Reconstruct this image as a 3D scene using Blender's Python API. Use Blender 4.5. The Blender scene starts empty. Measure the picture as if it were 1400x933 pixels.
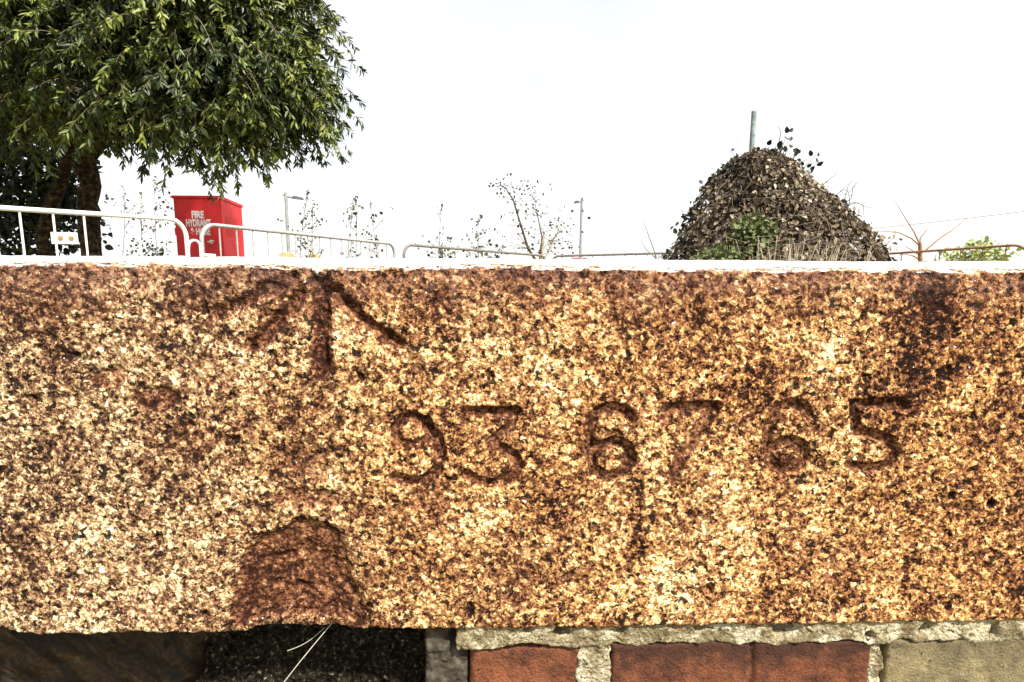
import bpy, bmesh, math, random
import numpy as np
from mathutils import Vector, Matrix

rng = np.random.default_rng(7)
random.seed(7)
sc = bpy.context.scene
COL = sc.collection

# ------------------------------------------------------------------ camera
EYE = 1.0
FPX = 800.0                      # focal length in pixels of the 1400 px wide photograph
PITCH = math.radians(8.92)
ROLL = 0.00743756
_fw = np.array([0, math.cos(PITCH), -math.sin(PITCH)])
_up0 = np.array([0, math.sin(PITCH), math.cos(PITCH)])
_rt0 = np.array([1.0, 0, 0])
_c, _s = math.cos(ROLL), math.sin(ROLL)
RT = _c * _rt0 + _s * _up0
UP = -_s * _rt0 + _c * _up0
FW = _fw
cam = bpy.data.cameras.new("camera")
cam.sensor_width = 36.0
cam.lens = FPX / 1400.0 * 36.0
cam.clip_start = 0.02
cam.clip_end = 6000.0
cam_o = bpy.data.objects.new("camera", cam)
COL.objects.link(cam_o)
M = Matrix(((RT[0], UP[0], -FW[0], 0), (RT[1], UP[1], -FW[1], 0), (RT[2], UP[2], -FW[2], EYE), (0, 0, 0, 1)))
cam_o.matrix_world = M
sc.camera = cam_o

# ------------------------------------------------------------------ light
SUN_EL = math.radians(52)
SUN_AZ = math.radians(142)       # clockwise from +Y: behind the camera, a little to the right
sd = Vector((math.sin(SUN_AZ) * math.cos(SUN_EL), math.cos(SUN_AZ) * math.cos(SUN_EL), math.sin(SUN_EL)))
sun = bpy.data.lights.new("sun", 'SUN')
sun.energy = 4.3
sun.angle = math.radians(3.0)
sun.color = (1.0, 0.95, 0.87)
sun_o = bpy.data.objects.new("sun", sun)
COL.objects.link(sun_o)
sun_o.rotation_euler = (-sd).to_track_quat('-Z', 'Y').to_euler()
sun_o.location = (0, -2, 6)

world = bpy.data.worlds.new("World")
sc.world = world
world.use_nodes = True
nt = world.node_tree
nt.nodes.clear()
w_out = nt.nodes.new("ShaderNodeOutputWorld")
w_bg = nt.nodes.new("ShaderNodeBackground")
w_sky = nt.nodes.new("ShaderNodeTexSky")
w_sky.sky_type = 'NISHITA'
w_sky.sun_disc = False
w_sky.sun_elevation = SUN_EL
w_sky.sun_rotation = SUN_AZ
w_sky.dust_density = 3.0
w_sky.air_density = 1.0
w_tc = nt.nodes.new("ShaderNodeTexCoord")
w_sep = nt.nodes.new("ShaderNodeSeparateXYZ")
w_max = nt.nodes.new("ShaderNodeMath"); w_max.operation = 'MAXIMUM'; w_max.inputs[1].default_value = 0.004
w_cmb = nt.nodes.new("ShaderNodeCombineXYZ")
w_mix = nt.nodes.new("ShaderNodeMix"); w_mix.data_type = 'RGBA'
w_n = nt.nodes.new("ShaderNodeTexNoise"); w_n.inputs["Scale"].default_value = 2.2; w_n.inputs["Detail"].default_value = 4
w_mr = nt.nodes.new("ShaderNodeMapRange")
w_mr.inputs[1].default_value = 0.35; w_mr.inputs[2].default_value = 0.7
w_mr.inputs[3].default_value = 0.62; w_mr.inputs[4].default_value = 0.88
L = nt.links.new
L(w_tc.outputs["Generated"], w_sep.inputs[0])
L(w_sep.outputs[0], w_cmb.inputs[0]); L(w_sep.outputs[1], w_cmb.inputs[1])
L(w_sep.outputs[2], w_max.inputs[0]); L(w_max.outputs[0], w_cmb.inputs[2])
L(w_cmb.outputs[0], w_sky.inputs[0])
L(w_tc.outputs["Generated"], w_n.inputs["Vector"])
L(w_n.outputs["Fac"], w_mr.inputs[0])
L(w_mr.outputs[0], w_mix.inputs["Factor"])
L(w_sky.outputs[0], w_mix.inputs["A"])
# a thin white veil of cloud, brighter towards the horizon
w_inv = nt.nodes.new("ShaderNodeMath"); w_inv.operation = 'SUBTRACT'; w_inv.inputs[0].default_value = 1.0; w_inv.use_clamp = True
w_pow = nt.nodes.new("ShaderNodeMath"); w_pow.operation = 'POWER'; w_pow.inputs[1].default_value = 1.4
w_mad = nt.nodes.new("ShaderNodeMath"); w_mad.operation = 'MULTIPLY_ADD'; w_mad.inputs[1].default_value = 4.2; w_mad.inputs[2].default_value = 3.6
L(w_max.outputs[0], w_inv.inputs[1]); L(w_inv.outputs[0], w_pow.inputs[0]); L(w_pow.outputs[0], w_mad.inputs[0])
L(w_mad.outputs[0], w_mix.inputs["B"])
L(w_mix.outputs["Result"], w_bg.inputs["Color"])
w_bg.inputs["Strength"].default_value = 0.085
L(w_bg.outputs[0], w_out.inputs[0])

sc.view_settings.view_transform = 'Standard'
sc.view_settings.look = 'None'
sc.view_settings.exposure = 1.30
sc.view_settings.gamma = 1.0
sc.view_settings.use_curve_mapping = False
sc.cycles.max_bounces = 6
sc.cycles.diffuse_bounces = 3
sc.cycles.transparent_max_bounces = 4

# ------------------------------------------------------------------ placing helpers
def ray(px, py):
    return FW + RT * ((px - 700.0) / FPX) - UP * ((py - 466.5) / FPX)

def at(px, py, y):
    """the point of the place seen at photograph pixel (px, py), y metres in front of the eye"""
    d = ray(px, py)
    k = y / d[1]
    return np.array([d[0] * k, y, EYE + d[2] * k])

def proj(P):
    P = np.asarray(P, float) - np.array([0, 0, EYE])
    d = P @ FW
    return 700 + FPX * (P @ RT) / d, 466.5 - FPX * (P @ UP) / d

GY = [-3000, -60, 0.6, 1.6, 2.8, 3.7, 4.5, 6.2, 8, 12, 25, 60, 200, 900, 3000]
GZ = [-1.0, 0.0, 0.0, 0.03, 0.07, 0.08, 0.03, -0.05, -0.19, -0.3, -0.62, -1.25, -6, -34, -125]
def gz(x, y):
    return float(np.interp(y, GY, GZ))

# ------------------------------------------------------------------ noise (numpy)
def _hash(ix, iy, seed):
    ix = ix.astype(np.int64); iy = iy.astype(np.int64)
    h = (ix * 374761393 + iy * 668265263 + seed * 1442695041) & 0xFFFFFFFF
    h = ((h ^ (h >> 13)) * 1274126177) & 0xFFFFFFFF
    h = ((h ^ (h >> 16)) * 2246822519) & 0xFFFFFFFF
    return ((h ^ (h >> 15)) & 0xFFFFFF) / float(0xFFFFFF)

def vnoise(u, v, scale, seed):
    x = u * scale; y = v * scale
    ix = np.floor(x); iy = np.floor(y)
    fx = x - ix; fy = y - iy
    fx = fx * fx * fx * (fx * (fx * 6 - 15) + 10); fy = fy * fy * fy * (fy * (fy * 6 - 15) + 10)
    a = _hash(ix, iy, seed); b = _hash(ix + 1, iy, seed)
    c = _hash(ix, iy + 1, seed); d = _hash(ix + 1, iy + 1, seed)
    return (a * (1 - fx) + b * fx) * (1 - fy) + (c * (1 - fx) + d * fx) * fy - 0.5

def fbm(u, v, scale, seed, oct=4, rough=0.55):
    t = 0; a = 1.0; n = 0
    for k in range(oct):
        ca, sa = math.cos(0.7 * k + seed), math.sin(0.7 * k + seed)
        t = t + a * vnoise(u * ca - v * sa, u * sa + v * ca, scale * 2 ** k, seed + 17 * k)
        n += a; a *= rough
    return t / n * 2.0            # about -1..1

def sstep(a, b, x):
    t = np.clip((x - a) / (b - a), 0, 1)
    return t * t * (3 - 2 * t)

def dist_poly(PX, PY, pts):
    d = np.full(PX.shape, 1e9)
    for (x0, y0), (x1, y1) in zip(pts[:-1], pts[1:]):
        dx, dy = x1 - x0, y1 - y0
        t = np.clip(((PX - x0) * dx + (PY - y0) * dy) / (dx * dx + dy * dy + 1e-9), 0, 1)
        d = np.minimum(d, np.hypot(PX - x0 - t * dx, PY - y0 - t * dy))
    return d

def inside_poly(PX, PY, pts):
    ins = np.zeros(PX.shape, bool)
    n = len(pts)
    for i in range(n):
        x0, y0 = pts[i]; x1, y1 = pts[(i + 1) % n]
        if y0 == y1: continue
        c = ((y0 > PY) != (y1 > PY)) & (PX < (x1 - x0) * (PY - y0) / (y1 - y0) + x0)
        ins ^= c
    return ins

# ------------------------------------------------------------------ object helpers
def tag(o, label=None, cat=None, group=None, kind=None):
    if label: o["label"] = label
    if cat: o["category"] = cat
    if group: o["group"] = group
    if kind: o["kind"] = kind
    return o

def empty(name, loc=(0, 0, 0), rz=0.0):
    o = bpy.data.objects.new(name, None)
    COL.objects.link(o)
    o.location = loc
    o.rotation_euler = (0, 0, rz)
    o.empty_display_size = 0.1
    return o

def mesh_obj(name, verts, faces, mat, parent=None, smooth=False, attrs=None):
    me = bpy.data.meshes.new(name)
    verts = np.asarray(verts, np.float32)
    if isinstance(faces, np.ndarray):
        nf, k = faces.shape
        me.vertices.add(len(verts)); me.vertices.foreach_set("co", verts.ravel())
        me.loops.add(nf * k); me.loops.foreach_set("vertex_index", faces.astype(np.int32).ravel())
        me.polygons.add(nf)
        me.polygons.foreach_set("loop_start", np.arange(0, nf * k, k, dtype=np.int32))
        me.polygons.foreach_set("loop_total", np.full(nf, k, np.int32))
        me.update(calc_edges=True)
        me.validate()
    else:
        me.from_pydata([tuple(map(float, v)) for v in verts], [], faces)
        me.update()
    if smooth:
        me.polygons.foreach_set("use_smooth", np.ones(len(me.polygons), bool))
    if attrs:
        for k, a in attrs.items():
            at_ = me.attributes.new(k, 'FLOAT', 'POINT')
            at_.data.foreach_set("value", np.asarray(a, np.float32).ravel())
    me.materials.append(mat)
    o = bpy.data.objects.new(name, me)
    COL.objects.link(o)
    if parent is not None:
        o.parent = parent
    return o

class MB:
    """collects solids into one mesh"""
    def __init__(s): s.v = []; s.f = []
    def add(s, v, f):
        b = len(s.v); s.v += [tuple(map(float, p)) for p in v]; s.f += [tuple(i + b for i in q) for q in f]
    def box(s, c, size, bev=0.0, rz=0.0):
        bm = bmesh.new()
        bmesh.ops.create_cube(bm, size=1.0)
        for v in bm.verts: v.co = Vector((v.co.x * size[0], v.co.y * size[1], v.co.z * size[2]))
        if bev > 0:
            bmesh.ops.bevel(bm, geom=bm.edges[:], offset=bev, segments=2, affect='EDGES', profile=0.6)
        m = Matrix.Translation(c) @ Matrix.Rotation(rz, 4, 'Z')
        bm.verts.index_update()
        s.add([m @ v.co for v in bm.verts], [[v.index for v in f.verts] for f in bm.faces])
        bm.free(); return s
    def tube(s, pts, r, n=8, caps=True):
        pts = [np.asarray(p, float) for p in pts]
        if not hasattr(r, '__len__'): r = [r] * len(pts)
        b = len(s.v)
        ref = None
        for i, p in enumerate(pts):
            t = pts[min(i + 1, len(pts) - 1)] - pts[max(i - 1, 0)]
            t = t / (np.linalg.norm(t) + 1e-12)
            if ref is None:
                ref = np.array([0, 0, 1.0]) if abs(t[2]) < 0.9 else np.array([1.0, 0, 0])
            x = np.cross(t, ref); x /= np.linalg.norm(x) + 1e-12
            y = np.cross(x, t); ref = y
            for k in range(n):
                a = 2 * math.pi * k / n
                s.v.append(tuple(p + r[i] * (math.cos(a) * x + math.sin(a) * y)))
        for i in range(len(pts) - 1):
            for k in range(n):
                k2 = (k + 1) % n
                s.f.append((b + i * n + k, b + i * n + k2, b + (i + 1) * n + k2, b + (i + 1) * n + k))
        if caps:
            s.f.append(tuple(b + k for k in range(n))[::-1])
            s.f.append(tuple(b + (len(pts) - 1) * n + k for k in range(n)))
        return s
    def prism(s, outline, y0, y1):
        """outline in x,z extruded along y"""
        n = len(outline)
        v = [(x, y0, z) for x, z in outline] + [(x, y1, z) for x, z in outline]
        f = [tuple(range(n)), tuple(range(2 * n - 1, n - 1, -1))]
        f += [(i, i + n, (i + 1) % n + n, (i + 1) % n) for i in range(n)]
        s.add(v, f); return s
    def build(s, name, mat, parent=None, smooth=False):
        o = mesh_obj(name, s.v, s.f, mat, parent, smooth)
        bm = bmesh.new(); bm.from_mesh(o.data)
        bmesh.ops.recalc_face_normals(bm, faces=bm.faces[:])
        bm.to_mesh(o.data); bm.free()
        if smooth and hasattr(o.data, "set_sharp_from_angle"):
            o.data.set_sharp_from_angle(angle=math.radians(40))
        return o

# ------------------------------------------------------------------ materials
class NT:
    def __init__(s, name, rough=0.8, spec=0.3):
        s.m = bpy.data.materials.new(name); s.m.use_nodes = True
        s.t = s.m.node_tree; s.b = s.t.nodes["Principled BSDF"]
        s.b.inputs["Roughness"].default_value = rough
        s.b.inputs["Specular IOR Level"].default_value = spec
        s.co = s.t.nodes.new("ShaderNodeTexCoord").outputs["Object"]
    def link(s, a, b): s.t.links.new(a, b)
    def noise(s, scale, detail=4, rough=0.55, vec=None, dist=0.0):
        n = s.t.nodes.new("ShaderNodeTexNoise")
        n.inputs["Scale"].default_value = scale; n.inputs["Detail"].default_value = detail
        n.inputs["Roughness"].default_value = rough; n.inputs["Distortion"].default_value = dist
        s.link(vec if vec is not None else s.co, n.inputs["Vector"])
        return n.outputs["Fac"]
    def noisec(s, scale, detail=2):
        n = s.t.nodes.new("ShaderNodeTexNoise")
        n.inputs["Scale"].default_value = scale; n.inputs["Detail"].default_value = detail
        s.link(s.co, n.inputs["Vector"]); return n.outputs["Color"]
    def vor(s, scale, vec=None, out="Color", rnd=1.0, feature='F1'):
        n = s.t.nodes.new("ShaderNodeTexVoronoi"); n.feature = feature
        n.inputs["Scale"].default_value = scale; n.inputs["Randomness"].default_value = rnd
        s.link(vec if vec is not None else s.co, n.inputs["Vector"]); return n.outputs[out]
    def math(s, op, a, b=0.0, c=None, clamp=False):
        n = s.t.nodes.new("ShaderNodeMath"); n.operation = op; n.use_clamp = clamp
        for i, x in enumerate((a, b, c)):
            if x is None: continue
            if isinstance(x, (int, float)): n.inputs[i].default_value = x
            else: s.link(x, n.inputs[i])
        return n.outputs[0]
    def maprange(s, x, a, b, c=0.0, d=1.0):
        n = s.t.nodes.new("ShaderNodeMapRange"); n.interpolation_type = 'SMOOTHSTEP'
        for i, q in enumerate((a, b, c, d)): n.inputs[i + 1].default_value = q
        s.link(x, n.inputs[0]); return n.outputs[0]
    def ramp(s, fac, stops, interp='LINEAR'):
        n = s.t.nodes.new("ShaderNodeValToRGB"); n.color_ramp.interpolation = interp
        e = n.color_ramp.elements
        while len(e) < len(stops): e.new(0.5)
        for k, (p, c) in enumerate(stops):
            e[k].position = p; e[k].color = (*c, 1)
        s.link(fac, n.inputs[0]); return n.outputs[0]
    def mix(s, fac, a, b, mode='MIX'):
        n = s.t.nodes.new("ShaderNodeMix"); n.data_type = 'RGBA'; n.blend_type = mode
        for sock, x in ((n.inputs["Factor"], fac), (n.inputs["A"], a), (n.inputs["B"], b)):
            if isinstance(x, (int, float)): sock.default_value = x
            elif isinstance(x, tuple): sock.default_value = (*x, 1)
            else: s.link(x, sock)
        return n.outputs["Result"]
    def vadd(s, a, b, k):
        n = s.t.nodes.new("ShaderNodeVectorMath"); n.operation = 'MULTIPLY_ADD'
        s.link(b, n.inputs[0]); n.inputs[1].default_value = (k, k, k); s.link(a, n.inputs[2])
        return n.outputs[0]
    def attr(s, name):
        n = s.t.nodes.new("ShaderNodeAttribute"); n.attribute_name = name; return n.outputs["Fac"]
    def col(s, x):
        if isinstance(x, tuple): s.b.inputs["Base Color"].default_value = (*x, 1)
        else: s.link(x, s.b.inputs["Base Color"])
    def bump(s, h, strength=0.5, dist=0.002):
        n = s.t.nodes.new("ShaderNodeBump"); n.inputs["Strength"].default_value = strength
        n.inputs["Distance"].default_value = dist
        s.link(h, n.inputs["Height"]); s.link(n.outputs[0], s.b.inputs["Normal"])

def granite_mat():
    s = NT("granite", 0.95, 0.06)
    warp = s.vadd(s.co, s.noisec(380, 2), 0.0026)
    cellv = s.vor(290, warp)                                  # mineral grains of about 4 mm
    sep = s.t.nodes.new("ShaderNodeSeparateColor"); s.link(cellv, sep.inputs[0])
    cellf = s.vor(640, warp)
    sep2 = s.t.nodes.new("ShaderNodeSeparateColor"); s.link(cellf, sep2.inputs[0])
    n1 = s.noise(205, 4, 0.7)
    n2 = s.noise(36, 4, 0.6)
    n3 = s.noise(9, 3, 0.6)
    rust, stain_shade, pale = s.attr("rust"), s.attr("stain_shade"), s.attr("pale")
    f = s.math('MULTIPLY', sep.outputs[0], 0.34)
    f = s.math('MULTIPLY_ADD', sep2.outputs[1], 0.26, f)
    f = s.math('MULTIPLY_ADD', n1, 0.95, f)
    f = s.math('MULTIPLY_ADD', n2, 0.40, f)
    f = s.math('MULTIPLY_ADD', n3, 0.35, f)
    f = s.math('ADD', f, -0.690)
    f = s.math('MULTIPLY_ADD', s.math('SUBTRACT', f, 0.56), 1.24, 0.568)
    f = s.math('MULTIPLY_ADD', pale, 0.15, f)
    f = s.math('MULTIPLY_ADD', stain_shade, -0.235, f)
    f = s.math('MULTIPLY_ADD', rust, -0.12, f)
    warm = s.ramp(f, [(0.16, (0.014, 0.007, 0.005)), (0.28, (0.085, 0.032, 0.016)), (0.41, (0.225, 0.092, 0.042)),
                      (0.54, (0.43, 0.200, 0.068)), (0.66, (0.61, 0.375, 0.130)), (0.80, (0.75, 0.59, 0.29)), (0.97, (0.84, 0.78, 0.58))])
    cool = s.ramp(f, [(0.16, (0.014, 0.010, 0.008)), (0.28, (0.075, 0.040, 0.026)), (0.41, (0.19, 0.098, 0.054)),
                      (0.54, (0.40, 0.255, 0.130)), (0.66, (0.59, 0.45, 0.24)), (0.80, (0.74, 0.65, 0.43)), (0.97, (0.84, 0.82, 0.72))])
    hue = s.math('ADD', s.attr("cool"), s.math('MULTIPLY_ADD', n3, 0.8, -0.4), clamp=True)
    c = s.mix(hue, warm, cool)
    rcol = s.ramp(f, [(0.1, (0.035, 0.014, 0.009)), (0.33, (0.150, 0.058, 0.029)), (0.58, (0.32, 0.150, 0.074)), (0.8, (0.58, 0.38, 0.20))])
    c = s.mix(s.math('MULTIPLY', rust, 0.95), c, rcol)
    # black biotite and lichen specks
    sp = s.noise(165, 2, 0.5, s.vadd(s.co, s.noisec(60, 1), 0.003))
    calm = s.math('MULTIPLY_ADD', s.maprange(rust, 0.55, 0.85), -0.65, 1.0)
    spm = s.maprange(s.math('MULTIPLY_ADD', n3, 0.16, sp), 0.705, 0.745)
    c = s.mix(s.math('MULTIPLY', s.math('MULTIPLY', spm, calm), 0.93), c, (0.014, 0.010, 0.008))
    sp2 = s.maprange(s.noise(400, 2, 0.5, s.vadd(s.co, s.noisec(150, 1), 0.002)), 0.635, 0.675)
    c = s.mix(s.math('MULTIPLY', s.math('MULTIPLY', sp2, calm), 0.88), c, (0.022, 0.012, 0.008))
    wsp = s.maprange(s.noise(260, 1, 0.5), 0.755, 0.785)
    c = s.mix(s.math('MULTIPLY', s.math('MULTIPLY', wsp, calm), 0.8), c, (0.82, 0.79, 0.70))
    # pale weathered crust on the upper face
    crust = s.attr("crust")
    cm = s.maprange(s.math('ADD', s.math('MULTIPLY_ADD', s.noise(110, 5, 0.7), 1.1, s.math('MULTIPLY', crust, 0.62)), s.math('MULTIPLY', s.noise(16, 4), 0.42)), 0.98, 1.10)
    cm = s.math('MULTIPLY', cm, s.maprange(crust, 0.02, 0.2))
    c = s.mix(cm, c, (0.62, 0.60, 0.58))
    pm = s.attr("mauve")
    c = s.mix(s.math('MULTIPLY', pm, s.maprange(n1, 0.4, 0.6, 0.0, 0.7)), c, (0.27, 0.155, 0.125))
    s.col(c)
    h = s.math('MULTIPLY_ADD', n1, 1.2, s.math('MULTIPLY', sep.outputs[0], 0.30))
    h = s.math('MULTIPLY_ADD', sep2.outputs[1], 0.18, h)
    h = s.math('MULTIPLY_ADD', spm, -0.6, s.math('MULTIPLY_ADD', sp2, -0.35, h))
    s.bump(h, 1.0, 0.0024)
    return s.m

def brick_mat(name, c0, c1, soot):
    s = NT(name, 0.9, 0.15)
    n = s.noise(38, 6, 0.65); n2 = s.noise(420, 3, 0.65)
    c = s.ramp(s.math('MULTIPLY_ADD', n2, 0.55, s.math('MULTIPLY', n, 0.75)), [(0.48, c0), (0.60, tuple(0.5 * (p + q) for p, q in zip(c0, c1))), (0.82, c1)])
    sp = s.maprange(s.noise(190, 3, 0.6), 0.66, 0.72)
    c = s.mix(s.math('MULTIPLY', sp, 0.8), c, soot)
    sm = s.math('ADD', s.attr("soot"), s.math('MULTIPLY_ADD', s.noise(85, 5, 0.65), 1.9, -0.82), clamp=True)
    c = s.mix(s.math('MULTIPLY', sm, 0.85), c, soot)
    s.col(c); s.bump(s.math('MULTIPLY_ADD', sp, -0.6, s.math('MULTIPLY_ADD', n2, 0.8, n)), 1.0, 0.0022)
    return s.m

def simple_mat(name, stops, scale=30, rough=0.8, spec=0.3, bump=0.3, bd=0.002, metal=0.0, detail=5, attr=None, trans=0.0):
    s = NT(name, rough, spec)
    n = s.noise(scale, detail, 0.6)
    f = n
    if attr: f = s.math('ADD', s.math('MULTIPLY', s.attr(attr), 0.8), s.math('MULTIPLY', n, 0.2))
    s.col(s.ramp(f, stops))
    s.b.inputs["Metallic"].default_value = metal
    if bump: s.bump(n, bump, bd)
    if trans:
        t = s.t.nodes.new("ShaderNodeBsdfTranslucent"); mx = s.t.nodes.new("ShaderNodeMixShader")
        s.link(s.b.inputs["Base Color"].links[0].from_socket, t.inputs["Color"])
        mx.inputs[0].default_value = trans
        s.link(s.b.outputs[0], mx.inputs[1]); s.link(t.outputs[0], mx.inputs[2])
        s.link(mx.outputs[0], s.t.nodes["Material Output"].inputs["Surface"])
    return s.m

M_gran = granite_mat()
M_brick_red = brick_mat("red_brick", (0.080, 0.025, 0.014), (0.275, 0.098, 0.044), (0.030, 0.016, 0.013))
M_brick_buff = brick_mat("buff_brick", (0.13, 0.10, 0.05), (0.29, 0.235, 0.125), (0.05, 0.04, 0.028))
def mortar_mat():
    s = NT("lime_mortar", 0.95, 0.1)
    n = s.noise(70, 6, 0.65); g = s.noise(430, 3, 0.65); big = s.noise(26, 3, 0.6)
    f = s.math('MULTIPLY_ADD', g, 0.75, s.math('MULTIPLY', n, 0.55))
    f = s.math('MULTIPLY_ADD', big, 0.25, f)
    c = s.ramp(f, [(0.56, (0.035, 0.026, 0.014)), (0.66, (0.17, 0.135, 0.072)), (0.76, (0.37, 0.32, 0.20)), (0.90, (0.55, 0.51, 0.37))])
    sp = s.maprange(s.noise(130, 3, 0.6), 0.60, 0.67)
    c = s.mix(s.math('MULTIPLY', sp, 0.9), c, (0.03, 0.022, 0.014))
    dirt = s.maprange(s.noise(48, 5, 0.65), 0.45, 0.58)
    c = s.mix(s.math('MULTIPLY', dirt, 0.75), c, (0.135, 0.095, 0.045))
    s.col(c); s.bump(s.math('MULTIPLY_ADD', g, 1.0, n), 1.0, 0.003)
    return s.m
M_mortar = mortar_mat()
M_mortar_old = simple_mat("grey_old_mortar", [(0.3, (0.018, 0.015, 0.012)), (0.5, (0.055, 0.045, 0.034)), (0.7, (0.11, 0.095, 0.07))], 120, 0.95, 0.1, 0.8, 0.003, detail=6)
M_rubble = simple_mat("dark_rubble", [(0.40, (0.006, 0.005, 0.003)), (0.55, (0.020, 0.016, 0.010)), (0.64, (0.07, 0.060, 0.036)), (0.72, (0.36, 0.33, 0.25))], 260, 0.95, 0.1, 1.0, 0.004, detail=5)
def slab_mat():
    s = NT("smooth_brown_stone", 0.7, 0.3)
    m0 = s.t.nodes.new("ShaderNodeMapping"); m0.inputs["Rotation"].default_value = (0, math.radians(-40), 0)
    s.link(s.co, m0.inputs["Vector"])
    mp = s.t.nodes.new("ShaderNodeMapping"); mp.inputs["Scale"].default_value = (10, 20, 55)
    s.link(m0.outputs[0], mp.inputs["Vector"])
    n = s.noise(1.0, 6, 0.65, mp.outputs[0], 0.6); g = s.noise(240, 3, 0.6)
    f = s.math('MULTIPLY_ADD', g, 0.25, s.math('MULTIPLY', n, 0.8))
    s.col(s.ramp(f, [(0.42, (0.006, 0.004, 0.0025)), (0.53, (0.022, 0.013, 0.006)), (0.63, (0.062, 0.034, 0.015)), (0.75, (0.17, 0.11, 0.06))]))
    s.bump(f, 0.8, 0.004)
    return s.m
M_slab = slab_mat()
M_ground = simple_mat("dry_grass_ground", [(0.3, (0.10, 0.085, 0.045)), (0.55, (0.16, 0.15, 0.07)), (0.75, (0.22, 0.20, 0.12))], 3.0, 0.95, 0.1, 0.6, 0.03, detail=8)
M_red = simple_mat("red_paint", [(0.25, (0.56, 0.018, 0.022)), (0.5, (0.64, 0.024, 0.030)), (0.8, (0.68, 0.04, 0.045))], 7, 0.5, 0.4, 0.1, 0.002)
M_red_dark = simple_mat("worn_red_sticker", [(0.35, (0.62, 0.035, 0.03)), (0.55, (0.50, 0.03, 0.025)), (0.75, (0.66, 0.09, 0.07))], 30, 0.6, 0.3, 0.2, 0.002)
M_white = simple_mat("white_paint", [(0.3, (0.66, 0.65, 0.60)), (0.6, (0.78, 0.77, 0.73))], 40, 0.5, 0.3, 0.1)
M_letter = simple_mat("white_lettering", [(0.3, (0.72, 0.71, 0.70)), (0.6, (0.82, 0.81, 0.80))], 60, 0.6, 0.3, 0.0)
M_rustspot = simple_mat("rust_spot", [(0.3, (0.16, 0.08, 0.02)), (0.6, (0.34, 0.24, 0.10))], 80, 0.8, 0.2, 0.3)
M_worn = simple_mat("worn_grey_white_paint", [(0.3, (0.24, 0.235, 0.22)), (0.6, (0.38, 0.37, 0.35))], 40, 0.6, 0.3, 0.1)
M_galv = simple_mat("galvanised_steel", [(0.3, (0.10, 0.088, 0.07)), (0.6, (0.19, 0.17, 0.14))], 25, 0.6, 0.4, 0.2)
M_galv_lt = simple_mat("galvanised_bars", [(0.3, (0.46, 0.44, 0.38)), (0.6, (0.60, 0.58, 0.52))], 25, 0.6, 0.4, 0.2)
M_rusty = simple_mat("rusty_steel", [(0.3, (0.16, 0.075, 0.04)), (0.55, (0.30, 0.16, 0.09)), (0.8, (0.40, 0.25, 0.16))], 25, 0.8, 0.2, 0.3)
M_lamp = simple_mat("lamp_grey_metal", [(0.3, (0.17, 0.18, 0.18)), (0.6, (0.26, 0.27, 0.27))], 8, 0.55, 0.4, 0.1)
M_lamp_dark = simple_mat("dark_lamp_housing", [(0.3, (0.04, 0.042, 0.045)), (0.6, (0.08, 0.082, 0.085))], 8, 0.55, 0.4, 0.1)
M_bark = simple_mat("brown_bark", [(0.36, (0.008, 0.006, 0.004)), (0.5, (0.035, 0.023, 0.013)), (0.66, (0.13, 0.085, 0.045))], 22, 0.9, 0.1, 1.0, 0.06, detail=7)
M_twig = simple_mat("pale_twigs", [(0.3, (0.10, 0.075, 0.05)), (0.6, (0.19, 0.15, 0.10))], 30, 0.85, 0.1, 0.2)
M_twig_faint = simple_mat("grey_twigs", [(0.3, (0.14, 0.12, 0.10)), (0.6, (0.24, 0.21, 0.18))], 30, 0.85, 0.1, 0.2)
M_twig_dark = simple_mat("dark_twigs", [(0.3, (0.035, 0.026, 0.02)), (0.6, (0.08, 0.06, 0.045))], 30, 0.85, 0.1, 0.2)
M_twig_orange = simple_mat("orange_brown_bark", [(0.3, (0.16, 0.075, 0.035)), (0.6, (0.32, 0.18, 0.09))], 30, 0.85, 0.1, 0.3)
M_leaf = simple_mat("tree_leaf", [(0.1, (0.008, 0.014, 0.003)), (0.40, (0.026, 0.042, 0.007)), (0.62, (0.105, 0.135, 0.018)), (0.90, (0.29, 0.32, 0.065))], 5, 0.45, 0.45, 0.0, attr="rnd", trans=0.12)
M_leaf_dark = simple_mat("dark_leaf", [(0.1, (0.007, 0.011, 0.004)), (0.6, (0.022, 0.032, 0.009)), (0.95, (0.07, 0.085, 0.025))], 5, 0.5, 0.35, 0.0, attr="rnd", trans=0.1)
M_leaf_brown = simple_mat("dead_leaf", [(0.05, (0.022, 0.017, 0.014)), (0.34, (0.065, 0.048, 0.036)), (0.55, (0.16, 0.115, 0.072)), (0.72, (0.235, 0.185, 0.12)), (0.92, (0.44, 0.39, 0.31))], 5, 0.8, 0.15, 0.0, attr="rnd", trans=0.08)
M_leaf_green = simple_mat("fresh_leaf", [(0.1, (0.035, 0.05, 0.012)), (0.6, (0.10, 0.125, 0.035)), (0.95, (0.22, 0.24, 0.10))], 5, 0.6, 0.3, 0.0, attr="rnd", trans=0.2)
M_leaf_yg = simple_mat("yellow_green_leaf", [(0.1, (0.17, 0.21, 0.05)), (0.6, (0.30, 0.34, 0.10)), (0.95, (0.42, 0.44, 0.2))], 5, 0.6, 0.3, 0.0, attr="rnd", trans=0.25)
M_leaf_grey = simple_mat("sapling_leaf", [(0.1, (0.035, 0.032, 0.026)), (0.5, (0.08, 0.078, 0.055)), (0.95, (0.17, 0.17, 0.12))], 5, 0.7, 0.2, 0.0, attr="rnd", trans=0.1)
M_straw = simple_mat("dry_straw", [(0.3, (0.30, 0.25, 0.17)), (0.6, (0.42, 0.36, 0.25))], 60, 0.7, 0.2, 0.1, attr=None)
M_strand = simple_mat("pale_straw", [(0.3, (0.46, 0.43, 0.36)), (0.6, (0.60, 0.57, 0.50))], 60, 0.5, 0.4, 0.0)
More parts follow.
